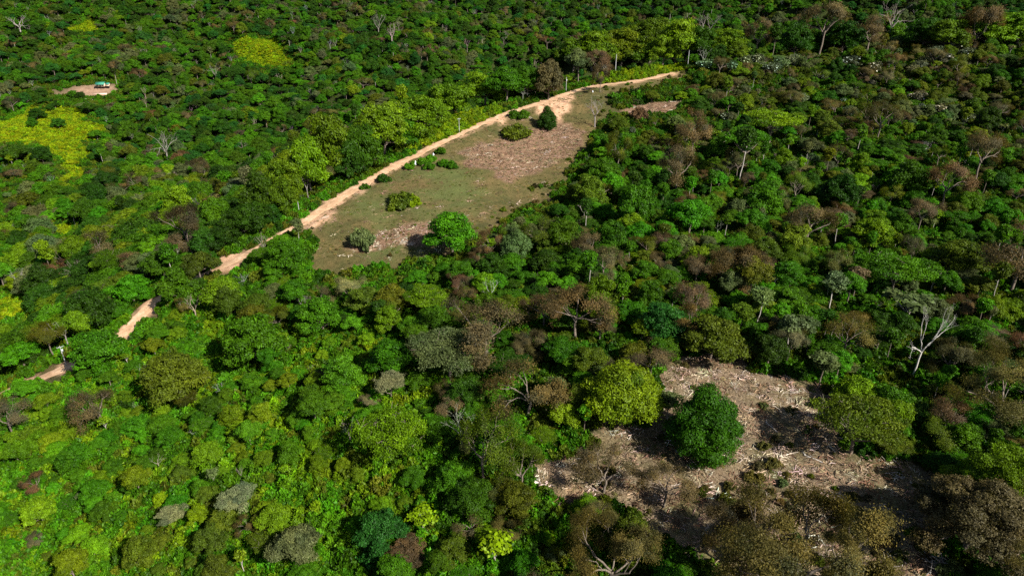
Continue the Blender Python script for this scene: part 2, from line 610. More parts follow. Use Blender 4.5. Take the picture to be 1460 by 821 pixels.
def leaf_quads(pos, nrm, size, stretch=1.5):
    n = len(pos)
    nrm = nrm / np.linalg.norm(nrm, axis=1)[:, None]
    a = np.cross(nrm, unit(n))
    a /= np.linalg.norm(a, axis=1)[:, None] + 1e-9
    b = np.cross(nrm, a)
    s = size[:, None]
    v = np.empty((n, 4, 3))
    v[:, 0] = pos - a * s * stretch * .5
    v[:, 1] = pos + b * s * .42 - nrm * s * .12
    v[:, 2] = pos + a * s * stretch * .5 - nrm * s * .22
    v[:, 3] = pos - b * s * .42 - nrm * s * .12
    return v.reshape(-1, 3), np.arange(n * 4).reshape(n, 4)


def leaf_mesh(name, pos, nrm, size, var, stretch=1.5):
    v, f = leaf_quads(pos, nrm, size, stretch)
    me = mesh_np(name, v, f, M_LEAF)
    c = np.ones((len(f), 4), np.float32)
    c[:, :3] = var
    attr(me, 'var', 'FLOAT_COLOR', 'FACE', c)
    return me


def lobes_foliage(lobes, n, size, outward=.9, rnd=.75, under=-.35, contrast=.25, ragged=.62):
    """leaves on a set of lobes (x, y, z, rx, rz): partly on their skin, mostly in sprays that stand out from it"""
    L = np.array(lobes, float)
    wgt = L[:, 3] ** 2
    m = 13
    sub_u = unit(len(L) * m).reshape(len(L), m, 3)
    sub_u[..., 2] = np.abs(sub_u[..., 2]) * .9 + under * rng.random((len(L), m))
    sub_r = .9 + .38 * rng.random((len(L), m)) ** 1.5
    sub_tone = 1 + .2 * rng.normal(size=(len(L), m))
    N2 = int(n * 2.2)
    k = rng.choice(len(L), N2, p=wgt / wgt.sum())
    u = unit(N2)
    ok = u[:, 2] > under - .5 * rng.random(N2)
    k, u = k[ok], u[ok]
    rad = 1 - .5 * rng.random(len(k)) ** 2.6
    rr = np.stack([L[k, 3], L[k, 3], L[k, 4]], 1)
    spray = rng.random(len(k)) < ragged
    j = rng.integers(m, size=len(k))
    su = sub_u[k, j]
    skin = u * rad[:, None]
    tuft = su * sub_r[k, j][:, None] + rng.normal(size=u.shape) * np.array([.2, .2, .12])
    q_ = np.where(spray[:, None], tuft, skin)
    p = L[k, :3] + q_ * rr
    keep = np.ones(len(p), bool)
    for a in range(len(L)):
        q = (p - L[a, :3]) / np.array([L[a, 3], L[a, 3], L[a, 4]])
        keep &= ((q ** 2).sum(1) > .42) | (k == a)
    p, u, k, su, spray, j = p[keep][:n], u[keep][:n], k[keep][:n], su[keep][:n], spray[keep][:n], j[keep][:n]
    d_ = np.where(spray[:, None], su * .8 + .35 * u, u)
    nr = d_ * outward + rng.normal(size=p.shape) * rnd * .6 + np.array([0, 0, .4])
    lob = 1 + contrast * rng.normal(size=(len(L), 1)) * np.array([[1.0, .8, .6]]) * .6
    tone = np.where(spray, sub_tone[k, j], 1.0)[:, None]
    var = np.clip(lob[k] * tone * (1 + .22 * rng.normal(size=(len(p), 1))), .35, 1.9)
    return p, nr, size * (.7 + .6 * rng.random(len(p))), var


def tube(path, rad, sides=6):
    path = np.array(path, float)
    n = len(path)
    t = np.gradient(path, axis=0)
    t /= np.linalg.norm(t, axis=1)[:, None] + 1e-9
    ref = np.array([.31, .95, .02]) if abs(t[0, 2]) > .5 else np.array([0, 0, 1.])
    a = np.cross(t, ref)
    a /= np.linalg.norm(a, axis=1)[:, None] + 1e-9
    b = np.cross(t, a)
    ang = np.linspace(0, 2 * math.pi, sides, endpoint=False)
    rad = np.asarray(rad, float)
    v = path[:, None] + rad[:, None, None] * (np.cos(ang)[None, :, None] * a[:, None] + np.sin(ang)[None, :, None] * b[:, None])
    q = np.arange(n * sides).reshape(n, sides)
    f = np.stack([q[:-1], np.roll(q[:-1], -1, 1), np.roll(q[1:], -1, 1), q[1:]], -1).reshape(-1, 4)
    return v.reshape(-1, 3), f


class Wood:
    def __init__(self):
        self.v, self.f, self.n = [], [], 0

    def add(self, path, rad, sides=6):
        v, f = tube(path, rad, sides)
        self.v.append(v)
        self.f.append(f + self.n)
        self.n += len(v)

    def mesh(self, name, mat):
        return mesh_np(name, np.concatenate(self.v), np.concatenate(self.f), mat, True)


def bend(a, b, sag, k=6, jit=.0):
    a, b = np.array(a, float), np.array(b, float)
    t = np.linspace(0, 1, k)[:, None]
    p = a + (b - a) * t
    p[:, 2] += (np.sin(t[:, 0] * math.pi) * sag)
    if jit:
        p[1:-1] += rng.normal(size=(k - 2, 3)) * jit
    return p


def dome_lobes(Rr, zc, rz, n, lr, spread=1.0, ring=.0):
    """lobe centres on a dome, larger towards its middle"""
    out = []
    for i in range(n):
        f_ = (i + .5) / n
        el = math.asin(min(1, f_ ** .8)) if i else 0
        az = i * 2.39996 + rng.normal() * .25
        r = Rr * math.cos(el) * (.92 + .14 * rng.normal() * .5)
        s = lr * (.75 + .5 * rng.random())
        out.append((r * math.cos(az) * spread, r * math.sin(az) * spread, zc + rz * math.sin(el) * (.92 + .16 * rng.random()), s, s * (.72 + .2 * rng.random())))
    return out


PROTO = {}   # kind -> list of dict(crown, trunk, h, r, base)


def reg(kind, crown, trunk, h, r, zb):
    PROTO.setdefault(kind, []).append(dict(crown=crown, trunk=trunk, h=h, r=r, zb=zb))


def trunk_and_limbs(w, h0, targets, r0, forks=.55, lean=.4, low=-1.6):
    dx, dy = rng.normal(size=2) * lean
    top = np.array([dx, dy, h0])
    pth = bend((0, 0, low), top, 0, 7, .05)
    w.add(pth, np.linspace(r0 * 1.25, r0 * .7, 7), 7)
    for tg in targets:
        s = pth[4] + (top - pth[4]) * rng.random()
        L = np.linalg.norm(np.array(tg) - s)
        w.add(bend(s, tg, -.06 * L, 6, .04 * L * .3), np.linspace(r0 * .5, r0 * .12, 6), 5)


# broad trees: uneven heaps of lobes, some with the crown almost down to the ground
for i in range(10):
    rx = 5.2
    hz = [4.6, 3.0, 5.4, 4.8, 2.8, 3.4, 4.6, 5.0, 3.6, 4.4][i]
    zb = [2.2, 4.6, 2.6, 1.8, 5.2, 3.2, 2.4, 1.6, 3.0, 2.2][i]
    n = [26, 17, 28, 30, 15, 20, 24, 32, 22, 46][i]
    lob = []
    for k in range(n):
        az = k * 2.39996 + rng.normal() * .3
        f_ = (k + .5) / n
        rr = rx * .8 * math.sqrt(1 - (f_ ** 1.3)) * (.72 + .42 * rng.random())
        z = zb + .5 + hz * f_ ** .8 * (.8 + .35 * rng.random())
        q_ = (1.0 + 1.0 * rng.random() ** 1.5) * (1.05 - .2 * f_) * (.72 if i == 9 else 1)
        lob.append((rr * math.cos(az), rr * math.sin(az), z, q_, q_ * (.62 + .25 * rng.random())))
    lob.append((0, 0, zb + hz * .45, rx * .45, hz * .5))
    p, nr, sz, var = lobes_foliage(lob, 60000 if i == 9 else 17000, .115 if i == 9 else .245, under=-.45)
    w = Wood()
    trunk_and_limbs(w, zb + 1.2, [l[:3] for l in lob[:10]], .26)
    reg('broad', leaf_mesh('broadleaf_crown', p, nr, sz, var), w.mesh('broadleaf_trunk', M_BARK), zb + hz + 1.6, rx + .3, zb - .3)

# very dense domes: an egg with leaves to the ground, and a wide half dome
for i in range(2):
    if i == 0:
        lob = [(a * (.72 + .5 * rng.random()), b * (.72 + .5 * rng.random()), c * (.88 + .26 * rng.random()), r_ * (.6 + .7 * rng.random()), q_ * .85) for a, b, c, r_, q_ in dome_lobes(3.5, 1.6, 5.0, 46, 1.15)]
        lob += [(2.9 * math.cos(a), 2.9 * math.sin(a), 1.7 + .5 * rng.random(), 1.2, 1.3) for a in np.linspace(0, 6.0, 9)] + [(0, .2, 3.2, 2.6, 3.4)]
        p, nr, sz, var = lobes_foliage(lob, 46000, .15, 1.0, .55, -.9, .2, .4)
    else:
        lob = [(a, b, c, r_ * (.75 + .45 * rng.random()), q_) for a, b, c, r_, q_ in dome_lobes(4.0, 2.6, 3.0, 44, 1.15)] + [(0, 0, 3.2, 3.6, 2.0)]
        p, nr, sz, var = lobes_foliage(lob, 34000, .165, 1.0, .6, -.6, .5, .5)
    w = Wood()
    trunk_and_limbs(w, 4, [l[:3] for l in lob[:6]], .3)
    reg('dense', leaf_mesh('dense_crown', p, nr, sz, var), w.mesh('dense_trunk', M_BARK), [7.8, 6.8][i], [4.5, 5.0][i], [.6, 2.0][i])

# spreading trees of flat layers with open branches
for i in range(4):
    w = Wood()
    lob = []
    n = [12, 15, 10, 13][i]
    for k in range(n):
        a = k * 2.39996
        r = 5.6 * math.sqrt((k + .6) / n)
        z = 6.6 - .035 * r * r + rng.normal() * .45
        lob.append((r * math.cos(a), r * math.sin(a), z, 1.7 + .5 * rng.random(), .55 + .2 * rng.random()))
    trunk_and_limbs(w, 4.0, [l[:3] for l in lob], .28)
    for l in lob:
        for q in range(4):
            e = np.array(l[:3]) + rng.normal(size=3) * np.array([1.1, 1.1, .4])
            w.add(bend(np.array(l[:3]) - [0, 0, .3], e, .1, 4), np.linspace(.06, .02, 4), 4)
    p, nr, sz, var = lobes_foliage(lob, 14000, .2, .5, .9, -.8, .3)
    reg('umbrella', leaf_mesh('spreading_crown', p, nr, sz, var), w.mesh('spreading_trunk', M_BARK), 7.6, 6.6, 5.0)


def branch(w, p, d, L, r, lv, ends, up=.25, spread=.55, kids=3):
    q = np.array(p) + np.array(d) * L
    w.add(bend(p, q, L * .03, 5, L * .025), np.linspace(r, r * .62, 5), 6 if lv > 2 else 4)
    if lv == 0:
        ends.append(q)
        return
    for k in range(kids if lv > 1 else kids + 1):
        nd = np.array(d) + rng.normal(size=3) * spread + np.array([0, 0, up])
        nd /= np.linalg.norm(nd)
        s = np.array(p) + (q - np.array(p)) * (.62 + .38 * rng.random()) if k else q
        branch(w, s, nd, L * (.62 + .2 * rng.random()), r * (.62 if k == 0 else .5), lv - 1, ends, up, spread, kids)


# half-bare dry trees: twigs with thin sprays of leaf
for i in range(6):
    w = Wood()
    ends = []
    h0 = [4.5, 5.5, 4.0, 5.0, 3.4, 3.0][i]
    w.add(bend((0, 0, -1.6), (rng.normal() * .3, rng.normal() * .3, h0), 0, 6, .06), np.linspace(.3, .2, 6), 7)
    for k in range(5):
        a = k * 2 * math.pi / 5 + rng.normal() * .3
        d_ = np.array([math.cos(a), math.sin(a), .75 + .3 * rng.normal()])
        branch(w, (0, 0, h0 - .25 * k), d_ / np.linalg.norm(d_), 2.7, .14, 4 if i == 5 else 3, ends, .18, .5, 2)
    E = np.array(ends)
    n = [11000, 14000, 9000, 13000, 30000, 52000][i]
    k = rng.integers(len(E), size=n)
    p = E[k] + rng.normal(size=(n, 3)) * np.array([.62, .62, .42]) * (.62 if i == 5 else 1) - np.array([0, 0, .1])
    ctr = np.array([0, 0, h0 + 1])
    nr = (p - ctr) / 4 + rng.normal(size=p.shape) * .6 + np.array([0, 0, .3])
    lob = 1 + .28 * rng.normal(size=(len(E), 1)) * np.array([[1.2, .9, .5]])
    var = np.clip(lob[k] * (1 + .25 * rng.normal(size=(n, 1))), .4, 1.9)
    reg('dry', leaf_mesh('sparse_crown', p, nr, (.082 if i == 5 else .155) * (.7 + .6 * rng.random(n)), var), w.mesh('sparse_trunk', M_BARK), float(E[:, 2].max()) + .4, float(np.percentile(np.hypot(E[:, 0], E[:, 1]), 92)) + .4, h0 - .5)

# leafless trees
for i in range(4):
    w = Wood()
    ends = []
    h0 = [5.0, 3.8, 6.0, 4.2][i]
    w.add(bend((0, 0, -1.6), (.25, .1, h0), 0, 6, .05), np.linspace(.27, .2, 6), 7)
    w2 = Wood()
    for k in range([3, 4, 3, 5][i]):
        a = k * 2 * math.pi / [3, 4, 3, 5][i] + .4
        d_ = np.array([math.cos(a) * .8, math.sin(a) * .8, 1.1])
        branch(w2, (.2, .08, h0 - .2 - .15 * k), d_ / np.linalg.norm(d_), 2.3, .13, 4, ends, .12, .42, 2)
    E = np.array(ends)
    reg('bare', w2.mesh('bare_branches', M_TWIG), w.mesh('bare_trunk', M_TWIG), float(E[:, 2].max()), float(np.percentile(np.hypot(E[:, 0], E[:, 1]), 95)), h0)

# a long bare stem that forks into slender spread limbs
w, w2, ends = Wood(), Wood(), []
w.add(bend((0, 0, -1.6), (.1, 0, 3.6), 0, 6, .03), np.linspace(.16, .11, 6), 7)
for k, (ax, ay, L0) in enumerate(((.95, .1, 2.3), (-.3, .25, 2.1), (-1.15, -.1, 2.0), (.3, -.3, 1.9))):
    d_ = np.array([ax, ay, 1.05 if k != 2 else .55])
    branch(w2, (.1, 0, 3.55 - .1 * k), d_ / np.linalg.norm(d_), L0, .072, 4, ends, .22, .3, 2)
E = np.array(ends)
reg('bare', w2.mesh('bare_branches', M_TWIG), w.mesh('bare_trunk', M_TWIG), float(E[:, 2].max()), float(np.percentile(np.abs(E[:, 0]), 95)), 3.6)

# tall thin trees with a small high crown
for i in range(3):
    w = Wood()
    zb = [8.5, 7.5, 9.5][i]
    lob = dome_lobes(1.5, zb, 2.2, 7, 1.15) + [(0, 0, zb - .6, 1.3, .9), (.7, .3, zb - 1.6, .9, .6)]
    trunk_and_limbs(w, zb + .5, [l[:3] for l in lob], .12, lean=.4)
    p, nr, sz, var = lobes_foliage(lob, 2600, .32, .7, .9, -.8, .3)
    reg('slender', leaf_mesh('small_high_crown', p, nr, sz, var), w.mesh('slender_trunk', M_PALE if i else M_BARK), zb + 3.2, 2.6, zb - 1.4)

# shrubs: low uneven thickets
for i in range(6):
    n = [14, 18, 12, 16, 20, 15][i]
    lob = []
    for k in range(n):
        a = k * 2.39996 + rng.normal() * .4
        r = 2.5 * math.sqrt((k + .3) / n) * (.7 + .45 * rng.random())
        s = .5 + .65 * rng.random() ** 1.4
        lob.append((r * math.cos(a) * 1.12, r * math.sin(a) * .92, .3 + 1.5 * rng.random() ** 1.2 * (1.15 - r / 3.4), s, s * (.6 + .5 * rng.random())))
    p, nr, sz, var = lobes_foliage(lob, 3800, .27, .7, 1.0, -.6, .3)
    w = Wood()
    for l in lob[:5]:
        w.add(bend((0, 0, -.6), l[:3], -.1, 4), np.linspace(.07, .03, 4), 4)
    reg('shrub', leaf_mesh('shrub', p, nr, sz, var), w.mesh('shrub_stems', M_BARK), 2.4, 3.0, 0)

# dull small trees of which a few leaves flash white
for i in range(2):
    w = Wood()
    lob = dome_lobes(2.0, 2.6, 1.8, 9, 1.0) + [(0, 0, 2.4, 1.3, 1.2)]
    trunk_and_limbs(w, 2.6, [l[:3] for l in lob], .14)
    p, nr, sz, var = lobes_foliage(lob, 1700, .3, .7, .9, -.8, .3)
    fl = rng.random(len(p)) < .028
    var = np.where(fl[:, None], np.array([[6.5, 6.2, 10.0]]), var)
    sz = np.where(fl, sz * 1.7, sz)
    nr[fl] = nr[fl] * .4 + np.array([.5, -.5, .8])
    reg('silver', leaf_mesh('silver_crown', p, nr, sz, var), w.mesh('silver_trunk', M_PALE), 5.6, 2.9, 2.0)

# large pale umbrella-leaved pioneer trees (thin candelabra with big leaves)
for i in range(3):
    w = Wood()
    ends = []
    h0 = 4.5
    w.add(bend((0, 0, -1.6), (.2, .1, h0), 0, 6, .05), np.linspace(.18, .12, 6), 6)
    pts = []
    for k in range(9):
        a = k * 2.4
        e = np.array([math.cos(a) * (.8 + 1.4 * rng.random()), math.sin(a) * (.8 + 1.4 * rng.random()), h0 + .4 + 2.4 * rng.random()])
        w.add(bend((.15, .08, h0 - 1.6 * rng.random()), e, -.3, 5), np.linspace(.08, .04, 5), 5)
        pts.append(e)
    E = np.array(pts)
    k = np.repeat(np.arange(9), 60)
    off = rng.normal(size=(len(k), 3)) * np.array([.55, .55, .28])
    p = E[k] + off
    nr = off * .6 + rng.normal(size=p.shape) * .25 + np.array([0, 0, .9])
    var = np.clip(1 + .3 * rng.normal(size=(len(k), 1)), .5, 1.7)
    reg('candelabra', leaf_mesh('candelabra_crown', p, nr, .48 * (.7 + .6 * rng.random(len(k))), var, 1.3), w.mesh('candelabra_trunk', M_PALE), 7.4, 2.6, 3.6)

PAL = {   # leaf colours (true reflectances)
    'dark': (.020, .058, .003), 'mid': (.035, .098, .002), 'bright': (.044, .136, .003), 'olive': (.060, .086, .005), 'yellow': (.122, .195, .002), 'moss': (.070, .116, .003), 'lime': (.084, .150, .003),
    'brown': (.080, .065, .028), 'rust': (.096, .066, .026), 'khaki': (.078, .070, .018), 'hay': (.13, .122, .045), 'turf': (.085, .105, .022), 'pasture': (.175, .235, .003), 'deep': (.023, .074, .002), 'gold': (.105, .150, .003), 'grey': (.070, .094, .030), 'teal': (.016, .072, .008), 'pale': (.150, .175, .085), 'straw': (.16, .125, .05),
    'bone': (.50, .42, .33), 'wood': (.26, .18, .115), 'earth': (.12, .07, .04), 'ash': (.20, .18, .16), 'white': (.44, .41, .37), 'silver': (.075, .09, .045)}
WORD = {'dark': 'dark green', 'mid': 'mid green', 'bright': 'bright green', 'olive': 'olive green', 'yellow': 'yellow green', 'lime': 'lime green', 'brown': 'brown', 'rust': 'rusty brown', 'khaki': 'khaki brown', 'deep': 'dark green', 'gold': 'yellow green', 'moss': 'mossy green',
        'grey': 'grey green', 'teal': 'blue green', 'pale': 'pale grey', 'silver': 'silvery', 'white': 'white', 'ash': 'grey', 'earth': 'dark brown', 'straw': 'straw coloured'}
KINDW = {'broad': ('broadleaf_tree', 'rounded tree', 'tree', 'broadleaf trees of the hillside forest'), 'dense': ('broadleaf_tree', 'dense domed tree', 'tree', 'broadleaf trees of the hillside forest'),
         'umbrella': ('spreading_tree', 'flat spreading tree', 'spreading tree', 'flat crowned spreading trees'), 'dry': ('sparse_tree', 'thinly leaved tree', 'sparse tree', 'half bare dry season trees'),
         'bare': ('leafless_tree', 'leafless pale tree', 'leafless tree', 'leafless pale trees'), 'slender': ('slender_tree', 'tall slim tree', 'slender tree', 'tall slim trees'),
         'shrub': ('shrub', 'bushy shrub', 'shrub', 'shrubs of the thicket'), 'candelabra': ('pioneer_tree', 'open big leaved tree', 'pioneer tree', 'open big leaved pioneer trees'), 'silver': ('silverleaf_tree', 'small tree with flashing white leaves', 'silverleaf tree', 'small trees with flashing white leaves')}

def pick_(wd):
    ks = list(wd)
    p = np.array([wd[k] for k in ks])
    return ks[int(rng.choice(len(ks), p=p / p.sum()))]


T = []   # every tree: dict(kind, pi, pos, sx, sz, rot, tint name, label)


def put(kind, pos, width=None, tall=None, tint='mid', label=None, pi=None, rot=None, hero=False, lean=(0, 0)):
    pr = PROTO[kind]
    pi = int(rng.integers({'bare': 4, 'broad': 9, 'dry': 5}.get(kind, len(pr)))) if pi is None else pi
    q = pr[pi]
    sx = width / 2 / q['r']
    sz = tall / q['h'] if tall else sx
    t = dict(kind=kind, pi=pi, pos=np.array(pos, float), sx=sx, sz=sz, rot=rng.random() * 6.28 if rot is None else rot, tint=tint, label=label, hero=hero, r=width / 2, h=sz * q['h'], zb=q['zb'] * sz, lean=lean)
    j_ = .4 if hero and label else 1
    c = np.array(PAL[tint]) * (1 + .16 * j_ * rng.normal()) * (1 + .1 * j_ * rng.normal(size=3))
    t['col'] = np.clip(c, .002, .5)
    T.append(t)
    return t


def hero(kind, cx, top, base, wpx, tint, label=None, bx=None, **kw):
    """a tree surveyed on the photo: crown centre x, top, foot and width in photo pixels"""
    dmin = 620 if kw.pop('far', False) else 120
    P = ground_at(cx if bx is None else bx, base, dmin)
    _, _, dep = project(P)
    k = dep / F0
    back = kw.pop('back', 0)
    if back:
        P = P * (1 + back / dep)
        P[2] = height(P[0], P[1])
        _, _, dep = project(P)
        k = dep / F0
    P[2] = height(P[0], P[1])
    tall = at_depth(cx, top, dep)[2] - P[2]
    return put(kind, P, wpx * k, max(tall, 1.0), tint, label, hero=True, **kw)


# ---- the trees that stand out, one by one
hero('dense', 1000, 522, 645, 108, 'deep', 'very dense dark green domed tree standing in the debris clearing', pi=0)
hero('dense', 886, 495, 602, 118, 'gold', 'bright yellow-green domed tree beside the dark green dome', pi=1)
hero('broad', 1013, 434, 512, 98, 'olive', 'olive and yellow domed tree at the top edge of the debris clearing', pi=3)
hero('broad', 940, 418, 492, 72, 'teal', 'blue-green tree between the clearings with smooth dense crown', pi=2)
hero('slender', 951, 542, 604, 34, 'grey', 'small grey-green tree squeezed between the yellow dome and the dark dome')
hero('broad', 646, 289, 366, 74, 'bright', 'lone bright green tree at the lower edge of the upper clearing', pi=2)
hero('bare', 1314, 404, 538, 86, 'white', 'tall white leafless tree forking into bare limbs above dark forest', bx=1300, pi=4, rot=.1, lean=(.04, 0))
hero('candelabra', 1286, 402, 470, 62, 'grey', 'pale thinly leaved tree behind the white leafless tree')
hero('umbrella', 1268, 350, 425, 96, 'bright', 'bright green layered tree above the white leafless tree')
hero('broad', 1388, 642, 796, 175, 'brown', 'huge brown tree throwing the black shadow on the debris clearing', bx=1372, pi=9)
hero('dry', 1440, 660, 815, 130, 'khaki', 'khaki half bare tree in the corner beside the huge brown tree', pi=5)
hero('broad', 1416, 602, 735, 150, 'lime', 'lime green tree dotted with pale flowers behind the huge brown tree', pi=9)
hero('umbrella', 1225, 552, 648, 118, 'olive', 'feathery olive tree standing over its shadow on the debris', bx=1214, pi=1)
hero('dry', 1190, 690, 838, 120, 'khaki', 'olive brown tree between the bottom tree and the black shadow', pi=5)
hero('dry', 1040, 690, 812, 92, 'brown', 'dry brown tree leaning over the lower end of the debris', pi=4)
hero('dry', 1108, 648, 880, 250, 'khaki', 'broad olive brown open tree at the bottom of the debris clearing', bx=1118, pi=5)
hero('dry', 868, 688, 846, 132, 'khaki', 'dark brown tree below the wheel track', pi=5)
hero('broad', 895, 700, 800, 62, 'olive', 'olive tree with green creeper behind the dark brown tree', pi=2)
hero('dry', 945, 640, 724, 82, 'brown', 'thin brown tree with a pink trunk in the debris clearing')
hero('dry', 860, 632, 702, 92, 'brown', 'leafless looking brown tree casting broken shade on the debris', pi=2)
hero('dry', 690, 418, 524, 128, 'brown', 'wide brown spreading tree in the middle of the forest', pi=1)
hero('umbrella', 640, 465, 545, 110, 'grey', 'wide grey spreading tree below the brown spreading one', pi=3)
hero('dry', 820, 398, 490, 100, 'rust', 'rusty brown tree above the yellow-green dome', pi=1)
hero('dry', 752, 500, 600, 120, 'rust', 'rusty brown tree with two pale trunks left of the yellow-green dome', pi=3)
hero('slender', 793, 520, 590, 34, 'grey', 'slim grey tree beside the rusty brown tree')
hero('umbrella', 562, 570, 662, 104, 'lime', 'flat lime-green tree in the lower left forest', pi=1)
hero('broad', 150, 456, 530, 86, 'mid', 'green tree hiding the bend of the lower dirt road', pi=0)
hero('broad', 262, 492, 575, 98, 'olive', 'dull olive tree draped in vines below the lower road', pi=5)
hero('broad', 368, 428, 520, 98, 'mid', 'large mid-green tree above the vine slope', pi=3)
hero('broad', 462, 408, 478, 62, 'bright', 'bright green round tree left of the upper clearing foot', pi=2)
hero('broad', 415, 330, 392, 56, 'mid', 'green tree at the lower left corner of the upper clearing', pi=0)
hero('shrub', 535, 765, 803, 50, 'teal', 'dark blue-green round bush near the bottom edge')
hero('broad', 548, 705, 785, 72, 'teal', 'blue-green tree above the dark round bush', pi=6)
hero('umbrella', 345, 682, 735, 52, 'pale', 'pale silvery tree in the lower left thicket')
hero('umbrella', 250, 712, 752, 40, 'pale', 'small pale silvery tree left of the larger silvery one')
hero('broad', 430, 728, 815, 74, 'grey', 'greyish tree beside the bright grass strip', pi=1)
hero('candelabra', 604, 712, 762, 40, 'yellow', 'spindly tree with few yellow leaves and white stem')
hero('candelabra', 706, 735, 815, 52, 'yellow', 'taller spindly tree with yellow leaves near the bottom')
hero('dry', 672, 560, 690, 92, 'olive', 'bent half bare tree left of the wheel track', bx=690)
hero('dry', 742, 612, 702, 70, 'olive', 'small dry tree at the start of the wheel track')
hero('broad', 710, 585, 655, 66, 'bright', 'bright green tree between the two dry trees', pi=2)
# clearing shrubs
hero('shrub', 517, 316, 352, 42, 'grey', 'dark round grey-green bush alone on the upper clearing', pi=0)
hero('shrub', 572, 268, 294, 50, 'olive', 'low olive bush near the middle of the upper clearing', pi=2)
hero('shrub', 590, 273, 293, 22, 'yellow', 'small yellow bush at the side of the low olive bush')
hero('dense', 780, 149, 185, 30, 'dark', 'dark green round tree below the top road bend', pi=0)
hero('shrub', 735, 174, 194, 46, 'olive', 'flat olive bush left of the dark round tree')
hero('shrub', 740, 152, 168, 30, 'mid', 'green bush directly under the dirt road')
hero('shrub', 548, 243, 260, 22, 'dark', 'dark bush at the road edge')
hero('shrub', 628, 206, 220, 18, 'mid', 'green bush touching the road midway')
for a, b in ((600, 230), (615, 226), (632, 232), (585, 236), (645, 236), (612, 236)):
    hero('shrub', a, b - 9, b + 5, 20, 'bright')
hero('bare', 848, 133, 182, 34, 'ash', 'small grey leafless tree at the top of the clearing', pi=1)
# ridge line behind the road
for cx, top, base, wp, tn, pi in ((445, 196, 285, 58, 'lime', 3), (480, 158, 262, 66, 'moss', 0), (520, 182, 255, 62, 'mid', 3), (548, 150, 232, 72, 'moss', 6), (600, 138, 205, 72, 'moss', 2), (575, 172, 222, 48, 'mid', 7),
                                  (640, 122, 172, 62, 'moss', 0), (690, 110, 155, 58, 'moss', 6), (722, 102, 152, 52, 'mid', 5), (752, 98, 146, 44, 'mid', 0), (410, 225, 305, 52, 'moss', 2), (380, 245, 325, 50, 'mid', 3), (500, 205, 265, 46, 'dark', 7), (665, 124, 160, 46, 'mid', 3), (620, 150, 185, 44, 'lime', 6),
                                  (845, 45, 108, 60, 'moss', 6), (885, 40, 104, 60, 'moss', 2), (925, 26, 98, 66, 'moss', 0), (965, 28, 94, 60, 'lime', 6), (1000, 42, 92, 46, 'mid', 3), (1035, 42, 90, 50, 'moss', 2), (865, 58, 108, 46, 'dark', 7), (905, 55, 102, 50, 'mid', 3), (945, 50, 98, 46, 'moss', 0), (815, 62, 112, 44, 'moss', 6),
                                  (1345, 30, 82, 58, 'moss', 6), (1400, 22, 76, 66, 'moss', 2), (1445, 18, 74, 66, 'moss', 0), (1130, 35, 88, 46, 'dark', 3), (1200, 30, 84, 56, 'dark', 0), (1310, 28, 78, 44, 'dark', 6)):
    up_ = 11 if cx < 820 else 6
    hero('broad', cx, top - up_, base, wp * 1.15, tn, pi=pi, back=9)
hero('broad', 782, 80, 146, 46, 'brown', 'dark brown ragged tree beside the top road bend', pi=7, back=5)
hero('dry', 855, 88, 132, 28, 'brown', 'small dry tree between the two yellow verges')
hero('dry', 1166, 0, 84, 66, 'brown', 'tall brown tree with long pale trunk on the skyline ridge', pi=1)
hero('dry', 1078, 22, 84, 44, 'brown', 'ragged brown tree standing on the ridge', pi=3)
hero('dry', 1235, 18, 80, 60, 'brown', 'brown ridge tree right of the tallest one', pi=0)
hero('bare', 1266, -4, 66, 48, 'ash', 'leafless greyish tree rising above the ridge', pi=3)
hero('bare', 1004, 12, 66, 48, 'ash', 'bare grey branched tree behind the ridge wood', pi=1)
hero('dry', 1385, 6, 76, 54, 'rust', 'brown tree breaking the ridge forest near the corner', pi=4)
hero('slender', 1100, 28, 86, 22, 'dark', 'thin trunked tree on the ridge')
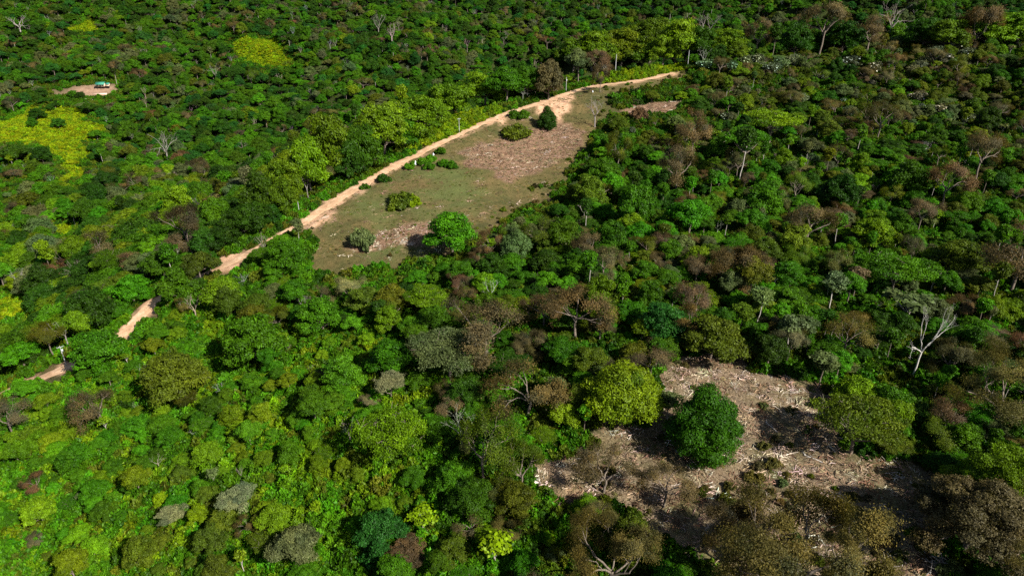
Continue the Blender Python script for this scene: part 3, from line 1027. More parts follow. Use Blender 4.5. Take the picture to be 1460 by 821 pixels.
# middle and right of the hillside
for kind, cx, top, base, wp, tn, lb in (
        ('umbrella', 1095, 150, 210, 76, 'lime', None), ('umbrella', 1060, 172, 235, 62, 'bright', None), ('slender', 1053, 168, 262, 34, 'dark', 'tall dark trunked slim tree below the ridge'),
        ('dry', 1145, 278, 362, 78, 'brown', 'brown branching tree in the right forest'), ('dry', 1342, 218, 300, 66, 'rust', 'rusty tree high in the right forest'), ('dry', 1440, 308, 420, 110, 'brown', 'dark brown tree at the right edge'),
        ('dry', 1040, 340, 420, 70, 'rust', 'rusty tree right of the forest centre'), ('dry', 962, 195, 285, 66, 'brown', 'brown tree right of the upper clearing'), ('dry', 985, 150, 230, 56, 'brown', None), ('dry', 1390, 180, 262, 60, 'brown', None),
        ('dry', 1250, 140, 200, 50, 'brown', None), ('slender', 1182, 372, 445, 38, 'grey', None), ('slender', 1216, 368, 430, 32, 'brown', None), ('slender', 1120, 430, 512, 40, 'grey', None), ('slender', 1140, 436, 505, 38, 'grey', None),
        ('slender', 1078, 395, 465, 36, 'grey', None), ('slender', 1052, 420, 480, 34, 'olive', None), ('slender', 1165, 486, 556, 42, 'grey', 'slim tree with pink trunk at the edge of the debris clearing'), ('dry', 1418, 470, 610, 150, 'khaki', 'big olive brown tree on the right slope'),
        ('dry', 1330, 580, 640, 76, 'olive', None), ('broad', 1360, 330, 400, 76, 'olive', None), ('broad', 1240, 300, 362, 60, 'lime', None), ('broad', 1085, 250, 312, 62, 'bright', None), ('broad', 860, 218, 275, 46, 'mid', None),
        ('broad', 840, 240, 300, 52, 'olive', None), ('broad', 905, 250, 330, 60, 'mid', None), ('broad', 800, 300, 365, 60, 'mid', None), ('broad', 735, 318, 380, 50, 'grey', None), ('dry', 700, 318, 375, 44, 'brown', None),
        ('dry', 835, 320, 380, 52, 'brown', None), ('broad', 870, 300, 372, 52, 'mid', None), ('broad', 980, 270, 345, 66, 'bright', None), ('broad', 1190, 240, 300, 62, 'dark', None), ('broad', 1290, 220, 285, 66, 'mid', None),
        ('broad', 1130, 310, 372, 50, 'olive', None), ('broad', 905, 480, 530, 60, 'olive', None), ('broad', 800, 470, 530, 54, 'mid', None), ('dry', 880, 180, 245, 44, 'olive', None), ('umbrella', 610, 400, 455, 60, 'lime', None),
        ('broad', 560, 395, 455, 56, 'olive', None), ('broad', 520, 400, 455, 56, 'olive', None), ('broad', 620, 425, 480, 52, 'mid', None), ('dry', 500, 385, 440, 46, 'straw', None), ('broad', 560, 470, 540, 66, 'mid', None), ('broad', 490, 490, 560, 62, 'bright', None),
        ('umbrella', 560, 520, 575, 44, 'pale', 'pale flowering tree left of the brown spreading tree'), ('broad', 330, 395, 455, 46, 'olive', None), ('broad', 290, 345, 410, 50, 'olive', None), ('broad', 205, 300, 365, 76, 'dark', 'dark green rounded crown below the ridge wood'),
        ('dry', 130, 400, 455, 50, 'brown', None), ('dry', 145, 545, 610, 70, 'brown', 'brown thin crowned tree below the lower road'), ('dry', 20, 560, 620, 60, 'brown', None), ('bare', 100, 440, 500, 40, 'ash', None), ('bare', 48, 470, 510, 44, 'ash', None),
        ('bare', 280, 408, 455, 34, 'ash', None), ('bare', 440, 232, 285, 22, 'ash', 'short dead tree with white tuft above the road'), ('bare', 660, 560, 640, 60, 'ash', None), ('bare', 625, 480, 530, 40, 'ash', None), ('bare', 700, 385, 440, 40, 'ash', None),
        ('bare', 240, 180, 235, 46, 'ash', 'group of whitish dead stems across the valley'), ('bare', 310, 88, 120, 24, 'ash', None), ('bare', 540, 15, 55, 26, 'ash', None), ('bare', 560, 30, 70, 26, 'ash', None), ('bare', 30, 20, 50, 40, 'ash', None)):
    hero(kind, cx, top, base, wp, tn, lb, **({'pi': 5} if wp == 150 else {}))
for cx, top, base, wp, tn in ((265, 372, 432, 60, 'mid'), (320, 385, 440, 62, 'lime'), (235, 350, 402, 56, 'mid'),  (250, 395, 428, 36, 'mid'), (300, 352, 388, 34, 'dark')):
    hero('broad', cx, top, base, wp, tn)
for cx, base in ((1005, 92), (1040, 95), (1060, 88), (1078, 84), (1098, 97), (1112, 90), (1130, 86), (1210, 88), (1222, 82), (1235, 78), (1245, 96), (1300, 100), (1310, 94), (1315, 88), (1335, 74), (1345, 84), (1358, 70), (1372, 66), (1378, 76), (1140, 140), (1210, 158), (1308, 138), (1340, 155)):
    hero('silver', cx, base - 12, base + 12, 22 + 10 * rng.random(), 'silver')
hero('shrub', 912, 152, 170, 30, 'earth', 'dark brown heap of dead brush on the bare strip')
for cx, top, base, wp, tn in ((54, 152, 172, 24, 'dark'), (86, 166, 184, 22, 'dark'), (140, 184, 202, 22, 'mid'), (48, 166, 182, 16, 'mid'), (28, 200, 240, 40, 'dark'), (62, 205, 235, 34, 'dark'), (102, 42, 58, 20, 'dark'), (48, 54, 70, 24, 'dark'), (105, 128, 140, 16, 'mid'), (116, 130, 142, 14, 'dark'), (130, 245, 275, 30, 'mid')):
    hero('broad', cx, top, base, wp, tn, far=cx != 28 and cx != 62 and base < 250)
# scrub and regrowth on the clearings
for n_, poly, tn_, lo, hi in ((60, [(1000, 700), (1090, 660), (1180, 670), (1260, 720), (1280, 800), (1250, 830), (1060, 830), (1000, 790)], {'khaki': .5, 'olive': .25, 'brown': .25}, 2.0, 5.5), (70, LOWER, {'khaki': .4, 'olive': .3, 'brown': .2, 'grey': .1}, 1.8, 4.6), (44, [(760, 300), (815, 255), (832, 220), (850, 190), (880, 155), (868, 133), (850, 128), (845, 190), (790, 250), (700, 300), (640, 366), (700, 335)], {'khaki': .45, 'olive': .3, 'mid': .15, 'brown': .1}, 2.0, 5.0),
                              (16, UPPER, {'olive': .5, 'khaki': .5}, 1.2, 2.6), (60, FRONT, {'khaki': .4, 'olive': .3, 'mid': .3}, 1.4, 4.0)):
    q_ = np.array(poly, float)
    got = 0
    while got < n_:
        x_, y_ = rng.uniform(q_[:, 0].min(), q_[:, 0].max()), rng.uniform(q_[:, 1].min(), min(830, q_[:, 1].max()))
        if not inside(x_, y_, poly):
            continue
        P_ = ground_at(x_, y_)
        if line_dist(P_[None, 0], P_[None, 1], road[::3])[0][0] > 5 and line_dist(P_[None, 0], P_[None, 1], track[::3])[0][0] > 3:
            wd_ = lo + (hi - lo) * rng.random() ** 1.5
            put('shrub', P_, wd_, wd_ * (.5 + .3 * rng.random()), pick_(tn_))
        got += 1
# the bright scrub on the far bank of the road
_t = np.gradient(road[:, :2], axis=0)
_t /= np.linalg.norm(_t, axis=1)[:, None]
_rp = project(road)
for lo, hi, step in ((592, 728, 3), (856, 985, 2)):
    ks = [i for i in range(len(road)) if lo < _rp[0][i] < hi][::step]
    for i in ks:
        for off, hh in ((6.5, 3.6), (11.5, 6.2)):
            o_ = off + rng.normal() * 1.0
            q = np.array([road[i, 0] - _t[i, 1] * o_, road[i, 1] + _t[i, 0] * o_])
            put('shrub', (q[0], q[1], float(height(q[0], q[1])) - .3), 6.5 + 3 * rng.random(), hh + 1.6 * rng.random(), 'yellow' if rng.random() < .65 else 'lime', hero=True)
NH = len(T)

# ---------------------------------------------------------------- the rest of the wood
CLEAR = [([(1286, 478), (1316, 478), (1318, 540), (1284, 540)], 640, True), (UPPER, 640, True), (PASTURE[0], 5000, True), (PASTURE[1], 5000, True), (PASTURE[3], 5000, True), (FARM, 5000, True), ([(70, 122), (165, 112), (170, 138), (80, 142)], 5000, True),
         (VERGE[0], 640, True), (VERGE[2], 640, True), (VERGE[1], 640, True), (VINE[0], 640, True), (VINE[1], 640, True), (VINE[2], 640, True), (STRIP, 640, True), (FRONT, 640, True), (LOWER, 640, False),
         ([(50, 548), (60, 530), (90, 515), (118, 508), (128, 518), (95, 535), (60, 552)], 640, True), ([(172, 474), (190, 452), (215, 424), (235, 420), (225, 445), (195, 480), (178, 485)], 640, True),
         ([(300, 386), (318, 366), (352, 358), (356, 384), (325, 394)], 640, True), ([(825, 128), (925, 108), (928, 118), (830, 135)], 640, True), (PASTURE[4], 5000, True), (PASTURE[5], 5000, True)]
_circle = np.array([(math.cos(a), math.sin(a)) for a in np.linspace(0, 2 * math.pi, 12, endpoint=False)])


def blocked(pos, r, h, zb, margin=.85):
    """would stand in, or in front of, ground that the photo shows open"""
    px, py, dep = project(pos)
    cx, cy, _ = project(np.array(pos) + [0, 0, (h + zb) / 2])
    k = F0 / dep
    ex = cx + _circle[:, 0] * r * k * margin
    ey = cy + _circle[:, 1] * ((h - zb) / 2 * k * .9 + r * k * .25) * margin
    for poly, lim, hard in CLEAR:
        if dep > lim:
            continue
        far_poly = lim > 1000
        if inside(px, py, poly) and not (far_poly and dep < 300):
            return True
        if hard and dep < (640 if not far_poly else 2000):
            if inside(ex, ey, poly).any() or inside(cx, cy, poly):
                return True
        elif inside(cx, cy, poly):
            return True
    return False


def mix_at(px, py, dep):
    """(kind weights, tint weights, size) of the wood in a part of the country"""
    if dep > 640:
        return ({'broad': .80, 'umbrella': .08, 'dry': .05, 'bare': .05, 'slender': .02}, {'mid': .38, 'dark': .22, 'teal': .11, 'olive': .12, 'grey': .05, 'bright': .09, 'lime': .03}, (10, 19))
    ridge = np.interp(px, [0, 95, 205, 310, 445, 520, 600, 654, 740, 810, 920, 1100, 1460], [560, 512, 447, 375, 310, 258, 217, 190, 155, 133, 116, 90, 66])
    if py < ridge - 4:
        return ({'broad': .82, 'umbrella': .06, 'dry': .06, 'bare': .04, 'slender': .02}, {'mid': .30, 'moss': .24, 'olive': .06, 'dark': .16, 'lime': .12, 'grey': .06, 'bright': .08}, (13, 23))
    if px < 620 and py > 470:
        return ({'broad': .40, 'shrub': .46, 'umbrella': .02, 'dry': .015, 'candelabra': .015, 'bare': .015}, {'lime': .38, 'bright': .26, 'mid': .26, 'olive': .08, 'yellow': .03}, (5, 10.5))
    if px < 860 and py > 360:
        return ({'broad': .46, 'shrub': .22, 'umbrella': .08, 'dry': .12, 'slender': .03, 'bare': .03}, {'bright': .24, 'mid': .30, 'olive': .16, 'lime': .1, 'brown': .0, 'grey': .06, 'dark': .08}, (7, 15))
    if py < 210:
        return ({'broad': .34, 'shrub': .32, 'umbrella': .06, 'dry': .12, 'candelabra': .03, 'silver': .05, 'slender': .03}, {'olive': .36, 'mid': .3, 'grey': .14, 'dark': .1, 'lime': .1}, (7, 15))
    return ({'broad': .46, 'shrub': .24, 'umbrella': .05, 'dry': .10, 'slender': .07, 'bare': .02}, {'olive': .15, 'mid': .34, 'bright': .26, 'dark': .07, 'grey': .04, 'lime': .14}, (7, 15))


def pick(wd):
    ks = list(wd)
    p = np.array([wd[k] for k in ks])
    return ks[int(rng.choice(len(ks), p=p / p.sum()))]


HUES = ['dark', 'teal', 'moss', 'mid', 'bright', 'lime', 'yellow', 'olive', 'grey', 'brown', 'rust', 'straw', 'pale']


def pick_near(wd, u):
    """neighbours share their colour: u is a slow drift over the country"""
    ks = sorted((k for k in wd if wd[k] > 0), key=HUES.index)
    p = np.cumsum([wd[k] for k in ks])
    return ks[int(np.searchsorted(p / p[-1], u))]


cell = {}
CS = 12.0


def near_clear(x, y, r, f=.62):
    ci, cj = int(x // CS), int(y // CS)
    for a in range(ci - 2, ci + 3):
        for b in range(cj - 2, cj + 3):
            for (X, Y, Q) in cell.get((a, b), ()):
                if (X - x) ** 2 + (Y - y) ** 2 < (f * (Q + r)) ** 2:
                    return False
    return True


def occupy(x, y, r):
    cell.setdefault((int(x // CS), int(y // CS)), []).append((x, y, r))


for t in T:
    occupy(t['pos'][0], t['pos'][1], t['r'] * .85)


def scatter(n, box, test, per=None, f=.62):
    x = rng.uniform(box[0], box[1], n)
    y = rng.uniform(box[2], box[3], n)
    z = height(x, y)
    P = np.stack([x, y, z], 1)
    px, py, dep = project(P)
    ok = (px > -260) & (px < 1720) & (py > -170) & (py < 1000) & (dep > 110) & test(px, py, dep)
    rd, _ = line_dist(x, y, road[::3])
    ok &= rd > 5
    drift = np.clip(.5 + 1.15 * fbm(x, y, 55, 3) + .2 * rng.normal(size=n), 0, .999)
    for i in np.where(ok)[0]:
        kw, tw, (lo, hi) = mix_at(px[i], py[i], dep[i])
        kind = pick(kw)
        tn = pick_near(tw, drift[i])
        if kind == 'dry':
            tn = pick({'brown': .42, 'rust': .16, 'olive': .2, 'khaki': .22})
        if kind == 'umbrella' and px[i] > 480 and dep[i] < 640 and rng.random() < .35:
            tn = pick({'brown': .5, 'grey': .5})
        if kind == 'bare':
            tn = 'ash'
        if kind == 'silver':
            tn = 'silver'
        if kind == 'candelabra':
            tn = 'lime' if rng.random() < .5 else 'grey'
        wd = lo + (hi - lo) * rng.random() ** 1.4
        wd *= {'shrub': .62, 'bare': .6, 'slender': .5, 'candelabra': .5, 'silver': .55, 'umbrella': 1.1, 'dry': 1.15}.get(kind, 1)
        if rd[i] < wd / 2 + 3.2 and dep[i] < 640:
            continue
        q = PROTO[kind]
        pi = int(rng.integers({'bare': 4, 'broad': 9, 'dry': 5}.get(kind, len(q))))
        asp = q[pi]['h'] / (2 * q[pi]['r'])
        tall = wd * asp * (.8 + .65 * rng.random() ** 1.4)
        if not near_clear(x[i], y[i], wd / 2, f):
            continue
        if blocked(P[i], wd / 2, tall, q[pi]['zb'] * tall / q[pi]['h']):
            continue
        put(kind, P[i], wd, tall, tn, pi=pi)
        occupy(x[i], y[i], wd / 2 * .85)


scatter(22000, (-420, 420, 90, 640), lambda a, b, c: c < 640, f=.45)
scatter(42000, (-1100, 1050, 480, 1500), lambda a, b, c: (c >= 640) & (c < 1500), f=.46)
# shrubs that fill the gaps of the near slope
_mix = mix_at


def mix_shrub(px, py, dep):
    kw, tw, s = _mix(px, py, dep)
    return ({'shrub': 1.0}, tw, (5.0, 8.5))


mix_at = mix_shrub
scatter(14000, (-330, 330, 90, 600), lambda a, b, c: c < 600, f=.42)


def mix_edge(px, py, dep):
    kw, tw, s = _mix(px, py, dep)
    return ({'shrub': .55, 'broad': .45}, tw, (5.0, 9.0))


mix_at = mix_edge
CLEAR = [(a, b, False) for a, b, c in CLEAR]
scatter(26000, (-1000, 700, 480, 1350), lambda a, b, c: (c >= 600) & (c < 1350), f=.45)
mix_at = _mix

# ---------------------------------------------------------------- how much of each shows (a coarse picture of crown discs)
BW, BH = 730, 410
buf = np.full((BH, BW), -1, int)
order = np.argsort([project(t['pos'])[2] for t in T])
yy, xx = np.mgrid[0:BH, 0:BW]
for i in order:
    t = T[i]
    c = t['pos'] + [0, 0, (t['h'] + t['zb']) / 2]
    px, py, dep = project(c)
    k = F0 / dep / 2
    rx, ry = t['r'] * k * .95, (t['h'] - t['zb']) / 2 * k * .9 + t['r'] * k * .3
    px, py = px / 2, py / 2
    t['c'] = (px * 2, py * 2)
    t['dep'] = dep
    x0, x1, y0, y1 = int(max(0, px - rx)), int(min(BW, px + rx + 1)), int(max(0, py - ry)), int(min(BH, py + ry + 1))
    t['seen'] = 0
    if x1 <= x0 or y1 <= y0:
        continue
    m = ((xx[y0:y1, x0:x1] - px) / rx) ** 2 + ((yy[y0:y1, x0:x1] - py) / ry) ** 2 < 1
    b = buf[y0:y1, x0:x1]
    new = m & (b < 0)
    # open crowns hide only part of what is behind them
    if t['kind'] in ('bare', 'dry', 'candelabra', 'slender'):
        new &= ((xx[y0:y1, x0:x1] + yy[y0:y1, x0:x1]) % 2 == 0)
    b[new] = i
cnt = np.bincount(buf[buf >= 0], minlength=len(T))
for i, t in enumerate(T):
    t['seen'] = int(cnt[i]) + (100000 if t['hero'] else 0)
LIMIT = {'broadleaf_tree': 290, 'shrub': 170, 'spreading_tree': 60, 'sparse_tree': 100, 'leafless_tree': 40, 'slender_tree': 50, 'pioneer_tree': 40, 'silverleaf_tree': 40}
byname = {}
for i, t in enumerate(T):
    byname.setdefault(KINDW[t['kind']][0], []).append(i)
for nm, ids in byname.items():
    ids.sort(key=lambda i: -T[i]['seen'])
    for rank, i in enumerate(ids):
        T[i]['thing'] = rank < LIMIT[nm] and T[i]['seen'] >= 12

# ---------------------------------------------------------------- labels: look, then nearness to something one can find
MARKS = [('the white leafless tree', 1320, 460), ('the dark green dome', 1000, 580), ('the yellow-green dome', 885, 545), ('the lone clearing tree', 646, 325), ('the huge brown tree', 1392, 715), ('the black shadow', 1275, 700),
         ('the feathery olive tree', 1225, 600), ('the wheel track', 800, 690), ('the brown spreading tree', 690, 455), ('the flat lime tree', 562, 605), ('the vine slope', 285, 500), ('the lower road bit', 90, 525),
         ('the middle road bit', 205, 452), ('the road at the clearing foot', 445, 310), ('the top road bend', 815, 130), ('the road end', 920, 114), ('the yellow verge', 660, 168), ('the green roofed house', 148, 125),
         ('the yellow pasture', 80, 195), ('the silvery thicket tree', 345, 705), ('the bright grass strip', 480, 785), ('the dark round bush', 535, 785), ('the layered bright tree', 1268, 380), ('the tall ridge tree', 1166, 40),
         ('the blue-green tree', 940, 450), ('the bare ridge tree', 1266, 30), ('the clearing right edge', 830, 235), ('the yellow slope patch', 375, 75), ('the bottom left corner', 20, 800), ('the left edge brown tree', 20, 590),
         ('the right edge brown tree', 1440, 360), ('the rusty right tree', 1342, 255), ('the rusty centre tree', 1040, 380), ('the slim dark tree', 1053, 215), ('the top right corner', 1450, 10), ('the brown branching tree', 1145, 315)]
DIRS = ['right of', 'above right of', 'above', 'above left of', 'left of', 'below left of', 'below', 'below right of']
ORD = ['nearest', 'second nearest', 'third nearest', 'fourth nearest', 'fifth nearest', 'sixth nearest', 'seventh nearest', 'eighth nearest', 'ninth nearest', 'tenth nearest']
slots = {}
for t in T:
    if not t['thing'] or t['label']:
        continue
    x, y = t['c']
    ds = [math.hypot(x - a, (y - b) * 1.3) for _, a, b in MARKS]
    m = int(np.argmin(ds))
    ang = math.atan2(-(y - MARKS[m][2]), x - MARKS[m][1])
    s = int(round(ang / (math.pi / 4))) % 8
    look = KINDW[t['kind']][1]
    if t['kind'] in ('broad', 'umbrella', 'dry', 'slender', 'shrub', 'dense', 'candelabra'):
        look = WORD[t['tint']] + ' ' + look
    slots.setdefault((look, m, s), []).append((ds[m], t))
for (look, m, s), lst in slots.items():
    lst.sort(key=lambda q: q[0])
    for r_, (_, t) in enumerate(lst):
        if r_ >= len(ORD):
            t['thing'] = False
            continue
        t['label'] = f"{look} {DIRS[s]} {MARKS[m][0]}" if len(lst) == 1 else f"{ORD[r_]} {look} {DIRS[s]} {MARKS[m][0]}"

# ---------------------------------------------------------------- build the trees
def make_tree(t):
    nm, _, cat, grp = KINDW[t['kind']]
    q = PROTO[t['kind']][t['pi']]
    loc = t['pos']
    rot = (t['lean'][1], t['lean'][0], t['rot'])
    if t['kind'] == 'shrub':
        o = link(nm, q['crown'])
        o['tint'] = [float(c) for c in t['col']]
    else:
        o = bpy.data.objects.new(nm, None)
        o.empty_display_size = .5
        COL.objects.link(o)
        c = link('branches' if t['kind'] == 'bare' else 'crown', q['crown'], o)
        c['tint'] = [float(v) for v in t['col']]
        tk = link('trunk', q['trunk'], o)
        if t['kind'] == 'bare':
            tk['tint'] = c['tint']
    o.location = loc
    o.rotation_euler = rot
    o.scale = (t['sx'], t['sx'], t['sz'])
    tag(o, t['label'], cat, grp)


for t in T:
    if t['thing']:
        make_tree(t)


# ---------------------------------------------------------------- scattered stuff by geometry nodes
def join_np(mesh_list, name):
    """one mesh of several, keeping their materials"""
    vs, fs, var, mi, mats, n = [], [], [], [], [], 0
    for m in mesh_list:
        v = np.empty(len(m.vertices) * 3, np.float32)
        m.vertices.foreach_get('co', v)
        f = np.empty(len(m.loops), np.int32)
        m.loops.foreach_get('vertex_index', f)
        nf = len(m.polygons)
        vs.append(v.reshape(-1, 3))
        fs.append(f.reshape(nf, 4) + n)
        n += len(m.vertices)
        c = np.ones((nf, 4), np.float32)
        if 'var' in m.attributes:
            m.attributes['var'].data.foreach_get('color', c.ravel()) if False else None
            b = np.empty(nf * 4, np.float32)
            m.attributes['var'].data.foreach_get('color', b)
            c = b.reshape(nf, 4)
        var.append(c)
        if m.materials[0] not in mats:
            mats.append(m.materials[0])
        mi.append(np.full(nf, mats.index(m.materials[0]), np.int32))
    me = mesh_np(name, np.concatenate(vs), np.concatenate(fs), mats)
    attr(me, 'var', 'FLOAT_COLOR', 'FACE', np.concatenate(var))
    me.polygons.foreach_set('material_index', np.concatenate(mi))
    return me


def scatter_group(name, meshes):
    src = bpy.data.collections.new(name + '_sources')
    for i, m in enumerate(meshes):
        src.objects.link(bpy.data.objects.new(f'{name}_source_{i:03d}', m))
    g = bpy.data.node_groups.new(name, 'GeometryNodeTree')
    g.interface.new_socket(name='Geometry', in_out='INPUT', socket_type='NodeSocketGeometry')
    g.interface.new_socket(name='Geometry', in_out='OUTPUT', socket_type='NodeSocketGeometry')
    i_ = g.nodes.new('NodeGroupInput')
    o_ = g.nodes.new('NodeGroupOutput')
    inst = g.nodes.new('GeometryNodeInstanceOnPoints')
    ci = g.nodes.new('GeometryNodeCollectionInfo')
    ci.inputs['Collection'].default_value = src
    ci.inputs['Separate Children'].default_value = True
    ci.inputs['Reset Children'].default_value = True

    def na(nm, kind):
        n = g.nodes.new('GeometryNodeInputNamedAttribute')
        n.data_type = kind
        n.inputs['Name'].default_value = nm
        return n.outputs['Attribute']
    e2r = g.nodes.new('FunctionNodeEulerToRotation')
    g.links.new(na('spin', 'FLOAT_VECTOR'), e2r.inputs[0])
    g.links.new(i_.outputs[0], inst.inputs['Points'])
    g.links.new(ci.outputs[0], inst.inputs['Instance'])
    inst.inputs['Pick Instance'].default_value = True
    g.links.new(na('pick', 'INT'), inst.inputs['Instance Index'])
    g.links.new(e2r.outputs[0], inst.inputs['Rotation'])
    g.links.new(na('size', 'FLOAT_VECTOR'), inst.inputs['Scale'])
    g.links.new(inst.outputs[0], o_.inputs[0])
    return g


def stuff(name, label, meshes, pos, spin, size, pick_, tint):
    me = mesh_np(name, np.array(pos), [])
    attr(me, 'spin', 'FLOAT_VECTOR', 'POINT', np.array(spin, np.float32))
    attr(me, 'size', 'FLOAT_VECTOR', 'POINT', np.array(size, np.float32))
    attr(me, 'pick', 'INT', 'POINT', np.array(pick_, np.int32))
    attr(me, 'tint', 'FLOAT_VECTOR', 'POINT', np.array(tint, np.float32))
    o = link(name, me)
    md = o.modifiers.new('scatter', 'NODES')
    md.node_group = scatter_group(name, meshes)
    tag(o, label, None, None, 'stuff')
    return o


meshes, key = [], {}
for kd, lst in PROTO.items():
    for i, q in enumerate(lst):
        key[(kd, i)] = len(meshes)
        meshes.append(join_np([q['crown'], q['trunk']], f'{kd}_whole'))
rest = [t for t in T if not t['thing']]
stuff('forest', 'unbroken forest of far hillside and the trees between', meshes, [t['pos'] for t in rest], [(t['lean'][1], t['lean'][0], t['rot']) for t in rest], [(t['sx'], t['sx'], t['sz']) for t in rest],
      [key[(t['kind'], t['pi'])] for t in rest], [t['col'] for t in rest])
print('TREES', len(T), 'things', sum(t['thing'] for t in T), 'rest', len(rest), {n: sum(T[i]['thing'] for i in ids) for n, ids in byname.items()}, {n: len(ids) for n, ids in byname.items()})

# low growth: leafy mounds that cover the forest floor
low_meshes = []
for i in range(4):
    n = 1100
    a, r = rng.random(n) * 6.28, 2.6 * np.sqrt(rng.random(n))
    x, y = r * np.cos(a), r * np.sin(a)
    z = .55 + .5 * np.sin(x * 1.7 + i) * np.cos(y * 1.9 + i * 2) + .3 * rng.random(n) - .09 * r * r
    p = np.stack([x, y, z], 1)
    nr = rng.normal(size=p.shape) * .55 + np.array([0, 0, 1])
    var = np.clip(1 + .28 * rng.normal(size=(n, 1)) + .2 * np.sin(x * 2.2 + y)[:, None], .4, 1.8)
    low_meshes.append(leaf_mesh('low_growth', p, nr, .33 * (.6 + .8 * rng.random(n)), var, 1.7))


def cover(name, label, box, step, test, tints, meshes, smin, smax, zs=1.0, jit=.5, steep=0):
    gx = np.arange(box[0], box[1], step)
    gy = np.arange(box[2], box[3], step)
    X, Y = np.meshgrid(gx, gy)
    X = X + rng.uniform(-jit, jit, X.shape) * step
    Y = Y + rng.uniform(-jit, jit, X.shape) * step
    X, Y = X.ravel(), Y.ravel()
    Z = height(X, Y)
    px, py, dep = project(np.stack([X, Y, Z], 1))
    ok = (px > -260) & (px < 1720) & (py > -170) & (py < 1000) & (dep > 110)
    X, Y, Z, px, py, dep = (q[ok] for q in (X, Y, Z, px, py, dep))
    rd, _ = line_dist(X, Y, road[::3])
    k = F0 / dep
    jx = px + fbm(X, Y, 14, 3) * 7 * k + np.where(dep > 560, 1.0, 0.0) * fbm(X, Y + 50, 48, 3) * 26 * k
    jy = py + fbm(X + 91, Y + 37, 14, 3) * 3.5 * k
    ok = test(jx, jy, dep, rd, X, Y)
    X, Y, Z, px, py, dep = (q[ok] for q in (X, Y, Z, px, py, dep))
    n = len(X)
    s = smin + (smax - smin) * rng.random(n) ** 1.5
    nz = fbm(X, Y, 25, 3)
    cols = []
    for i in range(n):
        tw = tints(px[i], py[i], dep[i], nz[i]) if callable(tints) else tints
        c = np.array(PAL[tw] if isinstance(tw, str) else PAL[pick(tw)])
        cols.append(np.clip(c * (1 + .18 * rng.normal()) * (1 + .08 * rng.normal(size=3)), .002, .7))
    print('COVER', name, n)
    return stuff(name, label, meshes, np.stack([X, Y, Z - .05], 1), np.stack([rng.normal(size=n) * .12, rng.normal(size=n) * .12, rng.random(n) * 6.28], 1), np.stack([s, s, s * zs], 1), rng.integers(len(meshes), size=n), cols)


def open_ground(px, py, dep):
    return area(px, py, dep, [UPPER, FRONT] + BITS) | area(px, py, dep, LOWER) | area(px, py, dep, [FARM], False) | area(px, py, dep, STRIP) | area(px, py, dep, RED[0])


def under_tint(px, py, dep, nz):
    if px < 700 and py > 440:
        return {'lime': .25, 'bright': .35, 'mid': .3, 'olive': .1}
    return {'mid': .35, 'olive': .3, 'bright': .2, 'dark': .15}


def ring(a, b, d):
    r = np.zeros(np.shape(a), bool)
    for p in PASTURE + [FARM]:
        q = np.array(p, float)
        x0, y0 = q.min(0) - (45, 22)
        x1, y1 = q.max(0) + (45, 22)
        r |= (a > x0) & (a < x1) & (b > y0) & (b < y1)
    return r & (d > 560) & ~area(a, b, d, FARM, False)


cover('undergrowth', 'low leafy growth covering the slopes between the trees', (-1000, 400, 90, 1300), 3.2, lambda a, b, d, rd, X, Y: ((d < 640) | ring(a, b, d)) & ~open_ground(a, b, d) & ~far_pasture(a, b, d) & ~area(a, b, d, VERGE) & ~area(a, b, d, VINE) & (rd > 4.6), under_tint, low_meshes, .8, 1.9, 1.8)
cover('ferns', 'yellow green fern and grass on pastures and road verges', (-1000, 400, 90, 1350), 2.6, lambda a, b, d, rd, X, Y: (far_pasture(a, b, d) | area(a, b, d, VERGE) | area(a, b, d, VINE)) & (rd > 3.6),
      lambda px, py, dep, nz: ('bright' if nz > .0 else 'lime') if dep < 300 else ({'pasture': .6, 'yellow': .3, 'lime': .1}), low_meshes, .7, 1.5, 1.1)

tuft_meshes = []
for i in range(3):
    n = 160
    a, r = rng.random(n) * 6.28, 1.0 * np.sqrt(rng.random(n))
    p = np.stack([r * np.cos(a), r * np.sin(a), .18 + .25 * rng.random(n) - .15 * r], 1)
    nr = rng.normal(size=p.shape) * .9 + np.array([0, 0, .5])
    tuft_meshes.append(leaf_mesh('grass_tuft', p, nr, .22 * (.6 + .8 * rng.random(n)), np.clip(1 + .3 * rng.normal(size=(n, 1)), .4, 1.8), 2.2))
cover('grass', 'thin dry grass over the clearings', (-140, 260, 90, 580), 1.9, lambda a, b, d, rd, X, Y: (area(a, b, d, UPPER) | (area(a, b, d, LOWER) & (fbm(X, Y, 16, 3) > .12))) & (rd > 3.4) & (rng.random(len(X)) < .25 + 1.3 * np.clip(fbm(X + 5, Y, 12, 3) + .1, 0, 1)),
      lambda px, py, dep, nz: {'turf': .5, 'hay': .5} if inside(px, py, GRASSY) else {'hay': .7, 'turf': .15, 'straw': .15}, tuft_meshes, .4, 1.0, .6)

